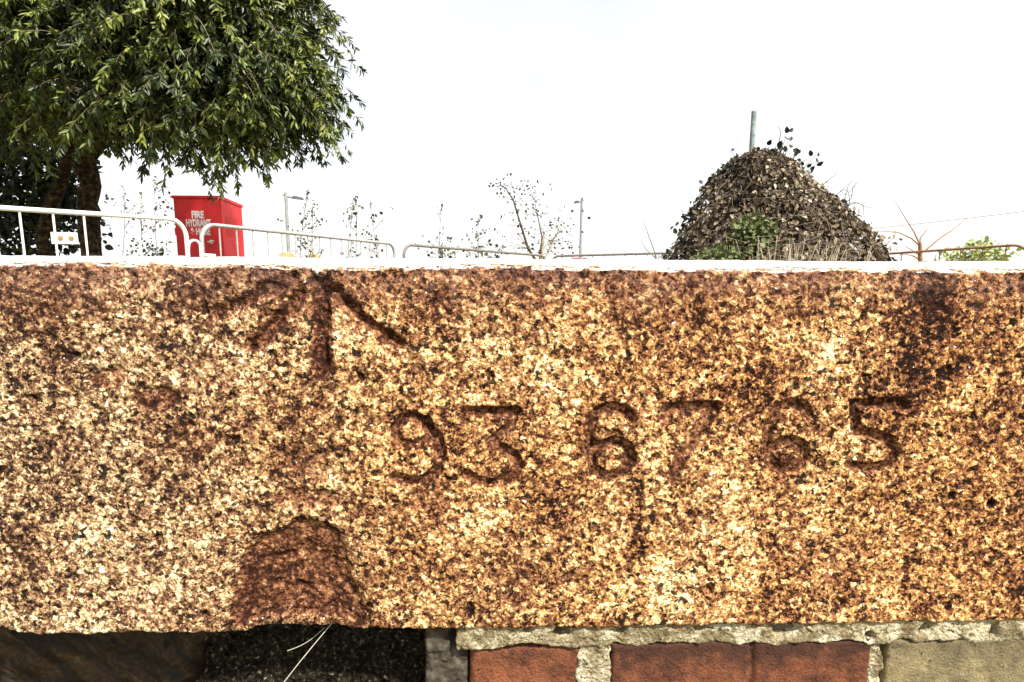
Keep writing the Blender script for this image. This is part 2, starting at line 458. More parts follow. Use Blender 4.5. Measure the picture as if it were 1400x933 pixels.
M_post = simple_mat("green_grey_post", [(0.3, (0.10, 0.14, 0.13)), (0.55, (0.20, 0.25, 0.235)), (0.75, (0.33, 0.36, 0.34))], 45, 0.7, 0.3, 0.3)
M_boulder = simple_mat("pale_yellow_boulder", [(0.3, (0.20, 0.145, 0.055)), (0.5, (0.30, 0.245, 0.125)), (0.7, (0.38, 0.345, 0.23))], 3, 0.9, 0.2, 0.6, 0.03)
M_glass = simple_mat("dark_car_glass", [(0.3, (0.02, 0.025, 0.03)), (0.6, (0.04, 0.045, 0.05))], 3, 0.08, 0.6, 0.0)
M_tyre = simple_mat("tyre_rubber", [(0.3, (0.015, 0.015, 0.015)), (0.6, (0.03, 0.03, 0.03))], 30, 0.9, 0.2, 0.2)
M_cable = simple_mat("cable_sheath", [(0.3, (0.42, 0.32, 0.24)), (0.6, (0.5, 0.4, 0.3))], 5, 0.7, 0.2, 0.0)
M_wood = simple_mat("pole_wood", [(0.3, (0.09, 0.065, 0.04)), (0.6, (0.18, 0.13, 0.085))], 9, 0.9, 0.1, 0.6, 0.01)

# ------------------------------------------------------------------ ground
xs = np.concatenate([-np.geomspace(3000, 12, 14), np.linspace(-10, 10, 41), np.geomspace(12, 3000, 14)])
ys = np.concatenate([[-3000, -900, -250, -60, -20, -8, -4, -2], np.linspace(-1, 14, 61), np.geomspace(15, 3000, 40)])
X, Y = np.meshgrid(xs, ys, indexing='ij')
Z = np.interp(Y, GY, GZ) + 0.02 * fbm(X, Y, 0.5, 3) * (np.abs(Y) < 80)
idx = np.arange(X.size).reshape(X.shape)
F = np.stack([idx[:-1, :-1], idx[1:, :-1], idx[1:, 1:], idx[:-1, 1:]], -1).reshape(-1, 4)
tag(mesh_obj("ground", np.stack([X, Y, Z], -1).reshape(-1, 3), F, M_ground, smooth=True), kind='structure')

# ------------------------------------------------------------------ coping stone
WT = 0.03196363                       # the wall runs a little away to the right
WY = 0.448
E1 = np.array([1, WT, 0]) / math.hypot(1, WT)       # along the wall
EN = np.array([E1[1], -E1[0], 0])                   # outward, towards the camera
ORG = np.array([0, WY, EYE])
TOPZ, BOTZ = -0.01404, -0.30100 - 0.0135
DEPTH = 0.40

def wall_pt(u, w, z):
    return ORG + np.multiply.outer(u, E1) + np.multiply.outer(w, EN) + np.multiply.outer(z, np.array([0, 0, 1.0]))

def px_to_uz(px, py, w=0.0):
    d = ray(px, py)
    k = ((WY * EN[1]) + w) / (d @ EN)
    p = d * k
    return (p - np.array([0, WY, 0])) @ E1, p[2]

DIG = [
 ([(588, 592), (582, 577), (566, 569), (549, 573), (539, 588), (544, 603), (558, 610), (574, 607), (590, 597)], 6.4),
 ([(583, 576), (597, 597), (603, 620), (598, 643), (582, 657), (562, 660), (541, 652)], 7.2),
 ([(633, 573), (636, 564), (705, 563), (696, 585), (669, 607), (688, 613), (704, 624), (709, 638), (700, 653), (676, 661), (652, 658), (640, 649)], 6.8),
 ([(863, 573), (856, 562), (840, 557), (821, 561), (808, 577), (804, 598), (806, 622), (812, 641), (829, 652), (850, 647), (864, 627), (857, 610), (840, 604), (822, 610), (808, 622)], 6.8),
 ([(910, 572), (913, 559), (976, 557), (962, 578), (946, 602), (932, 627), (920, 652)], 8.2),
 ([(1105, 566), (1097, 555), (1083, 552), (1065, 558), (1053, 580), (1048, 604), (1053, 629), (1066, 642), (1086, 640), (1101, 627), (1100, 611), (1087, 603), (1068, 606), (1052, 616)], 6.8),
 ([(1238, 556), (1233, 552), (1168, 553), (1171, 574), (1171, 593), (1194, 594), (1219, 604), (1228, 621), (1214, 637), (1189, 642), (1163, 637)], 6.8),
]
ARROW = [
 ([(436, 366), (437, 400), (440, 450), (440, 508)], 12.5, 7.0),
 ([(456, 396), (486, 428), (520, 455), (546, 472)], 9.0, 5.5),
 ([(546, 472), (570, 500), (586, 526)], 6.0, 1.6),
 ([(410, 404), (384, 437), (347, 472)], 11.0, 4.4),
 ([(398, 382), (350, 404), (296, 430)], 11.0, 3.0),
 ([(418, 520), (408, 560), (402, 584)], 5.0, 1.2),
]
SPALL = [(282, 930), (304, 858), (314, 815), (318, 780), (332, 750), (352, 734), (386, 718), (422, 706), (452, 715), (476, 731), (500, 760), (516, 800), (530, 860), (548, 930)]
BLOBS = [(152, 518, 30, 20, 3.0, .8), (212, 545, 40, 20, 2.6, .8), (420, 636, 42, 34, 2.0, .6), (420, 682, 62, 14, 2.6, .8),
         (262, 604, 44, 34, 1.2, .4), (285, 512, 60, 34, 1.4, .4), (330, 590, 30, 20, 1.0, .3), (640, 590, 8, 6, 0, 0), (700, 780, 40, 60, .8, .35),
         (1012, 585, 22, 16, 1.0, .5), (1130, 770, 60, 50, .6, .3), (590, 690, 60, 40, 1.2, .35)]
STAIN_SHADE = [([(412, 520), (404, 600), (412, 700)], 14, .35), ([(600, 372), (604, 470)], 16, .3), ([(960, 372), (955, 500)], 16, .3), ([(240, 372), (230, 470)], 22, .35), ([(1045, 660), (1050, 840)], 14, .25), ([(760, 660), (758, 830)], 12, .25), ([(1262, 368), (1258, 420), (1240, 520)], 46, .95), ([(1290, 370), (1282, 450)], 22, .8), ([(870, 640), (872, 700), (874, 760)], 9, .8), ([(868, 750), (866, 845)], 26, .3),
         ([(850, 372), (860, 470)], 24, .45), ([(1160, 372), (1180, 560)], 24, .35), ([(40, 400), (30, 640)], 46, .15),
         ([(90, 470), (60, 780)], 40, .22), ([(395, 380), (345, 402), (296, 428)], 11, .8), ([(390, 375), (300, 400)], 24, .35), ([(700, 372), (800, 376)], 12, .6),
         ([(1184, 505), (1183, 535), (1197, 550)], 4.5, 1.3), ([(438, 375), (440, 505)], 17, 1.0), ([(460, 394), (545, 468)], 7.5, .8), ([(408, 404), (347, 472)], 11, .9),
         ([(585, 500), (570, 540)], 12, .4), ([(150, 760), (155, 850)], 16, .5), ([(1390, 690), (1395, 830)], 22, .3), ([(1240, 770), (1236, 800)], 6, .8),
         ([(352, 735), (422, 707), (490, 738)], 5, .9), ([(345, 770), (335, 850)], 12, .5), ([(1020, 380), (1050, 640)], 30, .2), ([(690, 640), (760, 780)], 20, .2)]  # the spall arch entry paints the shadow along its upper edge
PALE = [(180, 770, 150, 80, .7), (620, 640, 120, 60, .5), (660, 705, 60, 40, .9), (1095, 460, 50, 30, .9), (920, 800, 120, 60, .8), (480, 430, 40, 30, .7), (330, 520, 40, 30, .5),
        (100, 600, 120, 80, .4), (940, 600, 50, 60, .5), (1200, 760, 120, 60, .35), (210, 440, 60, 40, .5), (820, 440, 60, 40, .4), (1000, 700, 80, 60, .4), (720, 520, 80, 40, .4)]

def coping(name, u0, u1, du_fine, fine, dz, main, seed):
    us = []
    u = u0
    while u < u1 - 1e-6:
        us.append(u)
        u += du_fine if fine[0] <= u <= fine[1] else du_fine * 4
    us.append(u1)
    us = np.array(us)
    # profile: (w, z, nw, nz) from the back of the top, over the arris, down the front, under
    prof = []
    r = 0.0028
    for w in np.concatenate([np.linspace(-DEPTH, -0.10, 14), np.arange(-0.092, -r, 0.0016 if main else 0.008)]):
        prof.append((w, TOPZ, 0, 1))
    for a in np.linspace(0, 90, 10 if main else 4)[1:-1]:
        a = math.radians(a); prof.append((-r + r * math.sin(a), TOPZ - r + r * math.cos(a), math.sin(a), math.cos(a)))
    for z in np.arange(TOPZ - r, BOTZ + r, -dz):
        prof.append((0, z, 1, 0))
    for a in np.linspace(0, 90, 10 if main else 4)[1:-1]:
        a = math.radians(a); prof.append((-r + r * math.cos(a), BOTZ + r - r * math.sin(a), math.cos(a), -math.sin(a)))
    for w in np.concatenate([np.arange(-r, -0.05, -0.002 if main else -0.01), np.linspace(-0.055, -DEPTH, 10)]):
        prof.append((w, BOTZ, 0, -1))
    prof.append((-DEPTH, BOTZ * 0.5 + TOPZ * 0.5, -1, 0))
    prof = np.array(prof)
    s_arc = np.concatenate([[0], np.cumsum(np.hypot(np.diff(prof[:, 0]), np.diff(prof[:, 1])))])
    U, S = np.meshgrid(us, s_arc, indexing='ij')
    W = np.broadcast_to(prof[:, 0], U.shape).copy(); Zp = np.broadcast_to(prof[:, 1], U.shape).copy()
    NW = np.broadcast_to(prof[:, 2], U.shape); NZ = np.broadcast_to(prof[:, 3], U.shape)
    front = (NW > 0.3)
    # the stone's outline is not straight: worn lower and upper edges
    lowf = sstep(TOPZ - 0.05, BOTZ + 0.02, Zp)
    lift = 0.0018 * fbm(us, us * 0 + 3.1, 26, seed + 1, 3) + 0.0012 * fbm(us, us * 0 + 9.1, 90, seed + 2, 2)
    tl = 0.0012 * fbm(us, us * 0 + 1.7, 14, seed + 3, 3)
    if main:
        lift = lift + 0.011 * np.exp(-((us - u0) / 0.020) ** 2) + 0.003 * sstep(0.07, 0.14, us) * 0
        lift = lift + 0.0045 * sstep(-0.225, -0.205, us) * (1 - sstep(-0.15, -0.12, us))
    Zp = Zp + lowf * lift[:, None] + (1 - sstep(TOPZ, TOPZ - 0.03, Zp) * 1.0) * 0
    Zp = Zp + sstep(TOPZ - 0.06, TOPZ, Zp) * tl[:, None]
    # rounded ends
    e = np.minimum(us - us[0], us[-1] - us)
    endr = 0.012 * (1 - np.sqrt(np.clip(1 - (1 - np.clip(e / 0.014, 0, 1)) ** 2, 0, 1)))
    disp = -endr[:, None] * np.ones_like(U)
    # relief
    big = fbm(U, S, 9, seed + 5, 3); mid = fbm(U, S, 60, seed + 6, 4, 0.6); fine_n = fbm(U, S, 210, seed + 7, 3, 0.7)
    arris = np.exp(-((S - s_arc[np.argmax(prof[:, 2] > 0.5)]) / 0.010) ** 2)
    disp += 0.0022 * big + 0.0012 * mid + 0.0011 * fine_n
    disp -= arris * 0.0035 * np.clip(fbm(U, S, 34, seed + 8, 3) + 0.15, 0, 1)
    pit = np.clip(vnoise(U, S, 120, seed + 9) + vnoise(U, S, 60, seed + 10) - 0.58, 0, 1)
    disp -= 0.010 * pit
    rust = np.zeros_like(U); stain_shade = np.clip(pit * 5, 0, .8); pale = np.zeros_like(U); crust = np.zeros_like(U); mauve = np.zeros_like(U)
    coolm = np.full_like(U, 0.35)
    zt = TOPZ - Zp
    wob = 0.012 * fbm(U, S, 30, seed + 11, 3)
    crust += np.where(NZ > 0.6, 1.0, 0.0) * (0.42 + 0.52 * sstep(-0.02, -0.14, W))
    crust = np.maximum(crust, (NW > 0.3) * np.exp(-np.clip(zt, 0, 1) / 0.0012) * 0.30)
    mauve += (NW > 0.3) * (1 - sstep(0.004, 0.034, zt + wob)) * 0.55
    # dark streaks that run down from the top edge
    run = np.clip(fbm(U, S * 0.07, 46, seed + 12, 3), 0, 1)
    stain_shade += (NW > 0.3) * run * (1 - sstep(0.02, 0.26, zt)) * 0.5
    rust += (NW > 0.3) * (1 - sstep(0.0, 0.075, zt + wob * 1.5)) * 0.55
    rust += 0.40 * np.clip(fbm(U, S * 0.22, 24, seed + 13, 3) - 0.02, 0, 1)
    pale += 0.8 * np.clip(fbm(U, S * 0.3, 28, seed + 14, 3), 0, 1)
    if main:
        P = wall_pt(U, np.zeros_like(U), Zp).reshape(-1, 3)
        PX, PY = proj(P); PX = PX.reshape(U.shape); PY = PY.reshape(U.shape)
        wx = PX + 5 * fbm(U, S, 90, 31, 3); wy = PY + 5 * fbm(U, S, 90, 57, 3)
        fx = PX + 1.3 * fbm(U, S, 130, 33, 3); fy = PY + 1.3 * fbm(U, S, 130, 59, 3)
        mm = 0.001
        for pts, hw in DIG:
            d = dist_poly(fx, fy, pts)
            clear = 1 - sstep(hw * 1.4, hw * 2.0, d)
            disp += 0.010 * pit * clear; stain_shade -= np.clip(pit * 5, 0, .8) * clear; pit = pit * (1 - clear)
            disp += clear * 0.0010 * (-mid)
            g = (1 - sstep(hw * 0.72, hw * 1.30, d)) * (1 + .35 * fbm(U, S, 45, 73, 3))
            disp -= front * g * 4.3 * mm
            rust = np.maximum(rust, front * (1 - sstep(hw * 0.8, hw * 1.45, d)) * 0.95)
            stain_shade += front * (1 - sstep(hw * 0.7, hw * 1.4, d)) * 0.10
        for pts, hw, dep in ARROW:
            d = dist_poly(wx, wy, pts)
            g = (1 - sstep(hw * 0.2, hw * 1.5, d)) * (1 + .5 * fbm(U, S, 60, 71, 3))
            disp -= front * g * dep * mm
            rust = np.maximum(rust, front * (1 - sstep(hw * 0.7, hw * 1.6, d)) * min(1, dep / 4))
        ins = inside_poly(wx, wy, SPALL); d = dist_poly(wx, wy, SPALL)
        sd_ = np.where(ins, d, -d)
        soft = 60 * sstep(450, 505, PX) * sstep(705, 760, PY)
        g = sstep(-2, 9 + soft, sd_)
        disp -= front * g * (5 + 6 * sstep(0, 70, sd_)) * mm
        disp -= front * g * 1.1 * mm * np.sin((sd_ + 9 * fbm(U, S, 40, 77, 2)) * 0.20) * sstep(10, 40, sd_)
        rust = np.maximum(rust, front * sstep(-3, 10 + soft, sd_))
        stain_shade += front * sstep(0, 14 + soft, sd_) * (.42 + .3 * fbm(U, S, 40, 79, 3))
        for cx, cy, rx, ry, dep, ru in BLOBS:
            q = np.hypot((wx * 2 - PX - cx) / rx, (wy * 2 - PY - cy) / ry)
            g = 1 - sstep(0.55, 1.1, q)
            disp -= front * g * dep * mm
            rust = np.maximum(rust, front * g * ru)
        for pts, hw, a in STAIN_SHADE:
            d = dist_poly(wx * 1.6 - PX * .6, wy, pts)
            stain_shade += front * (1 - sstep(hw * 0.3, hw * 1.25, d)) * a
        for cx, cy, rx, ry, a in PALE:
            q = np.hypot((wx * 2 - PX - cx) / rx, (wy - cy) / ry)
            pale += front * np.exp(-q * q) * a
        coolm = 0.95 - 0.75 * sstep(150, 620, PX + 60 * big) - 0.2 * sstep(600, 1400, PX)
    stain_shade = np.clip(stain_shade, 0, 1.3); rust = np.clip(rust, 0, 1); pale = np.clip(pale, 0, 1.2) * (1 - 0.6 * rust)
    NWn = NW; NZn = NZ
    V = wall_pt(U, W + NWn * disp, Zp + NZn * disp).reshape(-1, 3)
    n, m = U.shape
    idx = np.arange(n * m).reshape(n, m)
    nx = np.roll(idx, -1, axis=1)
    F = np.stack([idx[:-1], nx[:-1], nx[1:], idx[1:]], -1).reshape(-1, 4)
    # end caps
    c0 = V.reshape(n, m, 3)[0].mean(0); c1 = V.reshape(n, m, 3)[-1].mean(0)
    V = np.vstack([V, c0, c1]); k0, k1 = n * m, n * m + 1
    caps = [(idx[0, j], k0, k0, nx[0, j]) for j in range(0)]
    attrs = {}
    for k, a in (("rust", rust), ("stain_shade", stain_shade), ("pale", pale), ("crust", crust), ("mauve", mauve), ("cool", coolm)):
        attrs[k] = np.concatenate([a.ravel(), [a[0].mean(), a[-1].mean()]])
    o = mesh_obj(name, V, F, M_gran, smooth=True, attrs=attrs)
    bm = bmesh.new(); bm.from_mesh(o.data); bm.verts.ensure_lookup_table()
    for row, kc, flip in ((0, k0, False), (n - 1, k1, True)):
        for j in range(m):
            a, b = idx[row, j], idx[row, (j + 1) % m]
            t = (a, b, kc) if flip else (b, a, kc)
            try: bm.faces.new([bm.verts[int(q)] for q in t]).smooth = True
            except ValueError: pass
    bm.normal_update()
    bm.to_mesh(o.data); bm.free()
    return o

U0, U1 = -0.428, 0.60
tag(coping("coping_stone", U0, U1, 0.00078, (-0.43, 0.50), 0.00072, True, 11),
    "weathered orange and cream granite block carved with an arrow and the numbers 93 67 65", "coping stone")
tag(coping("coping_stone", U0 - 0.008 - 0.75, U0 - 0.008, 0.004, (-3, 3), 0.004, False, 41),
    "plain granite coping block butted against the left end of the carved block", "coping stone", "plain coping stones on the wall")
tag(coping("coping_stone", U1 + 0.008, U1 + 0.8, 0.004, (-3, 3), 0.004, False, 61),
    "plain granite coping block butted against the right end of the carved block", "coping stone", "plain coping stones on the wall")

# ------------------------------------------------------------------ brick wall under the coping
wall = empty("brick_wall", wall_pt(0.0, -0.15, -EYE))
tag(wall, "old brick wall with pale mortar and a dark broken hollow under the granite coping", "wall")
def loc(P):            # into the wall's own space
    return np.asarray(P) - np.array(wall.location)

def slab(name, ua, ub, wf, za, zb, du, amp, scale, mat, seed, depth=0.10, fn=None, attrs_fn=None, rnd=0.004, jit=0.0016):
    """a rough faced block: a displaced front sheet wrapped round to its back; za is the top, zb the bottom"""
    nu = max(4, int((ub - ua) / du)); nz = max(4, int((za - zb) / du))
    u = np.linspace(ua, ub, nu); z = np.linspace(za, zb, nz)
    U, Zz = np.meshgrid(u, z, indexing='ij')
    e = np.minimum(np.minimum(U - ua, ub - U), np.minimum(za - Zz, Zz - zb))
    ew = rnd * (0.75 + 0.7 * fbm(U, Zz, 60, seed + 4, 2))
    W = wf - np.where(e < ew, (1 - np.sqrt(np.clip(1 - (1 - e / ew) ** 2, 0, 1))) * ew, 0)
    W = W + amp * fbm(U, Zz, scale, seed, 4, 0.6) + amp * 0.5 * fbm(U, Zz, scale * 4, seed + 2, 3, 0.6)
    if fn is not None: W = W + fn(U, Zz)
    U2 = U + jit * fbm(U, Zz, 55, seed + 7, 4); Z2 = Zz + jit * fbm(U, Zz, 45, seed + 8, 4)
    V = wall_pt(U2, W, Z2)
    n, m = U.shape
    idx = np.arange(n * m).reshape(n, m)
    F = [np.stack([idx[:-1, :-1], idx[:-1, 1:], idx[1:, 1:], idx[1:, :-1]], -1).reshape(-1, 4)]
    ring = np.concatenate([idx[:, 0], idx[-1, 1:], idx[-2::-1, -1], idx[0, -2:0:-1]])
    Vf = V.reshape(-1, 3)
    back = Vf[ring] - EN * depth
    # keep the back flat
    bi = n * m + np.arange(len(ring))
    F.append(np.stack([ring, np.roll(ring, -1), np.roll(bi, -1), bi], -1))
    A = None
    if attrs_fn is not None:
        A = {k: np.concatenate([a.ravel(), a.ravel()[ring]]) for k, a in attrs_fn(U, Zz).items()}
    return mesh_obj(name, loc(np.vstack([Vf, back])), np.vstack(F), mat, wall, smooth=True, attrs=A)

# pixel columns of the joints, on the wall's face
zb_top = -0.3335                                         # top of the first course of bricks
def u_at(px, py=915): return px_to_uz(px, py, -0.003)[0]
zcourse = zb_top - 0.065
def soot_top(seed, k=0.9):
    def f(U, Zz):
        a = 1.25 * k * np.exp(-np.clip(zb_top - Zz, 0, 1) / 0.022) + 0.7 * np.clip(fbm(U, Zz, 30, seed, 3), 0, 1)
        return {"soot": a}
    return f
def groove(px):
    ug = u_at(px)
    def f(U, Zz): return -0.0035 * np.exp(-((U - ug - 0.002 * fbm(Zz, Zz * 0, 60, 5, 2)) / 0.0022) ** 2)
    return f
b = slab("brick", u_at(642), u_at(792), -0.006, zb_top - 0.003, zcourse, 0.0016, 0.0012, 45, M_brick_red, 101, attrs_fn=soot_top(1, .5), rnd=0.007)
b["label"] = "short chipped red brick beside the dark hollow"
b = slab("brick", u_at(836), u_at(1190), -0.004, zb_top, zcourse, 0.0016, 0.0010, 45, M_brick_red, 111, fn=groove(1028), attrs_fn=soot_top(2, 1.0))
b["label"] = "long red brick with a dark groove across its face"
b = slab("brick", u_at(1212), u_at(1212) + 0.215, -0.004, zb_top, zcourse, 0.0016, 0.0010, 45, M_brick_buff, 121, attrs_fn=soot_top(3, .5))
b["label"] = "yellow buff brick"
# bedding mortar between stone and bricks, sagging into the upright joints
def bedw(U, Zz):
    hole = np.zeros_like(U)
    for px, py, r in ((1072, 858, 15), (770, 862, 12), (1270, 860, 9), (850, 860, 8), (960, 856, 8), (1190, 868, 7), (1360, 862, 9), (720, 862, 7)):
        hu, hz = px_to_uz(px, py, -0.003)
        hole += np.exp(-(((U - hu) / (r * .00056)) ** 2 + ((Zz - hz) / (r * .0005)) ** 2) ** 1.5)
    return -0.014 * np.clip(hole, 0, 1)
slab("mortar_bed", u_at(625), 1.4, -0.0032, BOTZ + 0.007, zb_top - 0.0015, 0.0011, 0.0026, 60, M_mortar, 131, fn=bedw, rnd=0.0035, jit=0.0055)
def joint(px0, px1, seed):
    slab("mortar_joint", u_at(px0) + 0.001, u_at(px1) - 0.001, -0.0055, zb_top + 0.004, zcourse, 0.0011, 0.0028, 80, M_mortar, seed, rnd=0.003, jit=0.0060)
joint(790, 838, 141); joint(1188, 1214, 151)
# broken end of the bed beside the hollow
slab("broken_mortar_edge", u_at(580), u_at(640), -0.010, BOTZ + 0.001, -0.50, 0.0014, 0.0030, 60, M_mortar_old, 161, rnd=0.005,
     fn=lambda U, Zz: -0.022 * np.exp(-(((U - u_at(627, 885)) / 0.008) ** 2 + ((Zz + 0.327) / 0.016) ** 2)))
# the hollow: gritty core and a smooth brown stone at its left
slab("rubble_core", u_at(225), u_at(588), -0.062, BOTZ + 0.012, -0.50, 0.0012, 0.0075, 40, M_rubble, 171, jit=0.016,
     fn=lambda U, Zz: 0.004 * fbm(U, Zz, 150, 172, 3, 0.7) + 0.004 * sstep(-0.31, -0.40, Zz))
ud = u_at(240)
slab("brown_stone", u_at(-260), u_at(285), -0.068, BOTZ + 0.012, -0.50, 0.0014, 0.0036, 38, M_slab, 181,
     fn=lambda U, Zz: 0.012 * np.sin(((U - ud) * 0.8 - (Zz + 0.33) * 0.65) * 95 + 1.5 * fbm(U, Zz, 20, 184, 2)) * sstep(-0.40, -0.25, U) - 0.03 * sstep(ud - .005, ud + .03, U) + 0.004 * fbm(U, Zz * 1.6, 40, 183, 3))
# core of the wall and the courses below the picture
mb = MB()
ang = math.atan2(E1[1], E1[0])
UA, UB = U0 - 0.76, U1 + 0.8
def cbox(m, u0, u1, w0, w1, z0, z1, bev=0.0):
    c = loc(wall_pt((u0 + u1) / 2, (w0 + w1) / 2, (z0 + z1) / 2))
    m.box(c, (u1 - u0, abs(w1 - w0), z1 - z0), bev, ang)
cbox(mb, UA, UB, -0.36, -0.085, -EYE - 0.3, BOTZ + 0.006)
cbox(mb, UA, UB, -0.085, -0.012, -EYE - 0.3, -0.485)
mb.build("mortar_core", M_mortar_old, wall)
mb = MB(); zc = -0.41; row = 0
while zc > -EYE:
    u = UA - (0.11 if row % 2 else 0.0)
    while u < UB:
        a, b_ = max(u, UA), min(u + 0.215, UB)
        if b_ - a > 0.03 and not (row == 0 and b_ > u_at(-262) and a < u_at(640)): cbox(mb, a, b_, -0.11, -0.004 - 0.002 * random.random(), zc - 0.065, zc, 0.003)
        u += 0.225
    zc -= 0.075; row += 1
for (a, b_) in [(u_at(1212) + 0.227 + 0.225 * k, u_at(1212) + 0.227 + 0.225 * k + 0.215) for k in range(4)]:
    cbox(mb, a, min(b_, UB), -0.11, -0.005, zcourse, zb_top, 0.003)
cbox(mb, UA, u_at(-262), -0.11, -0.006, zcourse, BOTZ - 0.004, 0.003)
o = mb.build("brickwork", M_brick_red, wall)

# two pale straws stuck in the hollow
def strand(p0, p1, r, label, bow):
    a = wall_pt(*[np.array(q) for q in p0]); b_ = wall_pt(*[np.array(q) for q in p1])
    pts = []
    for t in np.linspace(0, 1, 14):
        p = a * (1 - t) + b_ * t
        p = p + E1 * bow * math.sin(math.pi * t) + EN * 0.004 * math.sin(math.pi * t)
        pts.append(p)
    c = pts[-1].copy()
    o = MB().tube([p - c for p in pts], [r * (0.6 + 0.4 * t) for t in np.linspace(0, 1, 14)], 6).build("straw", M_strand, smooth=True)
    o.location = c
    tag(o, label, "straw", "straws under the stone")
def uwz(px, py, w): u, z = px_to_uz(px, py, w); return (u, w, z)
strand(uwz(454, 852, -0.012), uwz(372, 955, -0.008), 0.00045, "long pale straw slanting across the dark hollow below the stone", -0.002)
strand(uwz(444, 858, -0.022), uwz(393, 890, -0.020), 0.0003, "short hair thin straw beside the long pale straw", 0.002)

# ------------------------------------------------------------------ leaves
def leaf_shape(kind):
    if kind == 'lance':
        v = [(0, 0, 0), (.16, .35, .03), (-.16, .35, .03), (0, .4, -.02), (.13, .68, .0), (-.13, .68, .0), (0, 1, -.10)]
        f = [(0, 1, 3), (0, 3, 2), (1, 4, 3), (3, 5, 2), (3, 4, 6), (3, 6, 5)]
    else:                                # ovate, slightly curled
        v = [(0, 0, 0), (.30, .18, .06), (.40, .45, .10), (.26, .75, .05), (0, 1, -.08), (-.26, .75, .05), (-.40, .45, .10), (-.30, .18, .06), (0, .45, -.03)]
        f = [(0, 1, 8), (1, 2, 8), (2, 3, 8), (3, 4, 8), (4, 5, 8), (5, 6, 8), (6, 7, 8), (7, 0, 8)]
    return np.array(v, float), np.array(f, int)

def leaves(name, pos, dirs, nrm, length, kind, mat, parent, rnd, width=1.0):
    """many leaves as one mesh: each at pos, growing along dirs, facing nrm"""
    n = len(pos)
    sv, sf = leaf_shape(kind)
    d = dirs / (np.linalg.norm(dirs, axis=1, keepdims=True) + 1e-9)
    x = np.cross(d, nrm); x /= np.linalg.norm(x, axis=1, keepdims=True) + 1e-9
    z = np.cross(x, d)
    L_ = np.broadcast_to(np.asarray(length, float), (n,))[:, None, None]
    V = pos[:, None, :] + L_ * (sv[None, :, 0:1] * width * x[:, None, :] + sv[None, :, 1:2] * d[:, None, :] + sv[None, :, 2:3] * z[:, None, :])
    F = sf[None] + (np.arange(n) * len(sv))[:, None, None]
    A = np.repeat(rnd, len(sv))
    o = mesh_obj(name, V.reshape(-1, 3), F.reshape(-1, 3), mat, parent, smooth=False, attrs={"rnd": A})
    return o

def tubes_np(name, paths, radii, mat, parent, n=4):
    mb = MB()
    for p, r in zip(paths, radii): mb.tube(p, r, n, caps=False)
    return mesh_obj(name, mb.v, np.array(mb.f, int), mat, parent, smooth=True)

def randdir(n):
    v = rng.normal(size=(n, 3)); return v / np.linalg.norm(v, axis=1, keepdims=True)

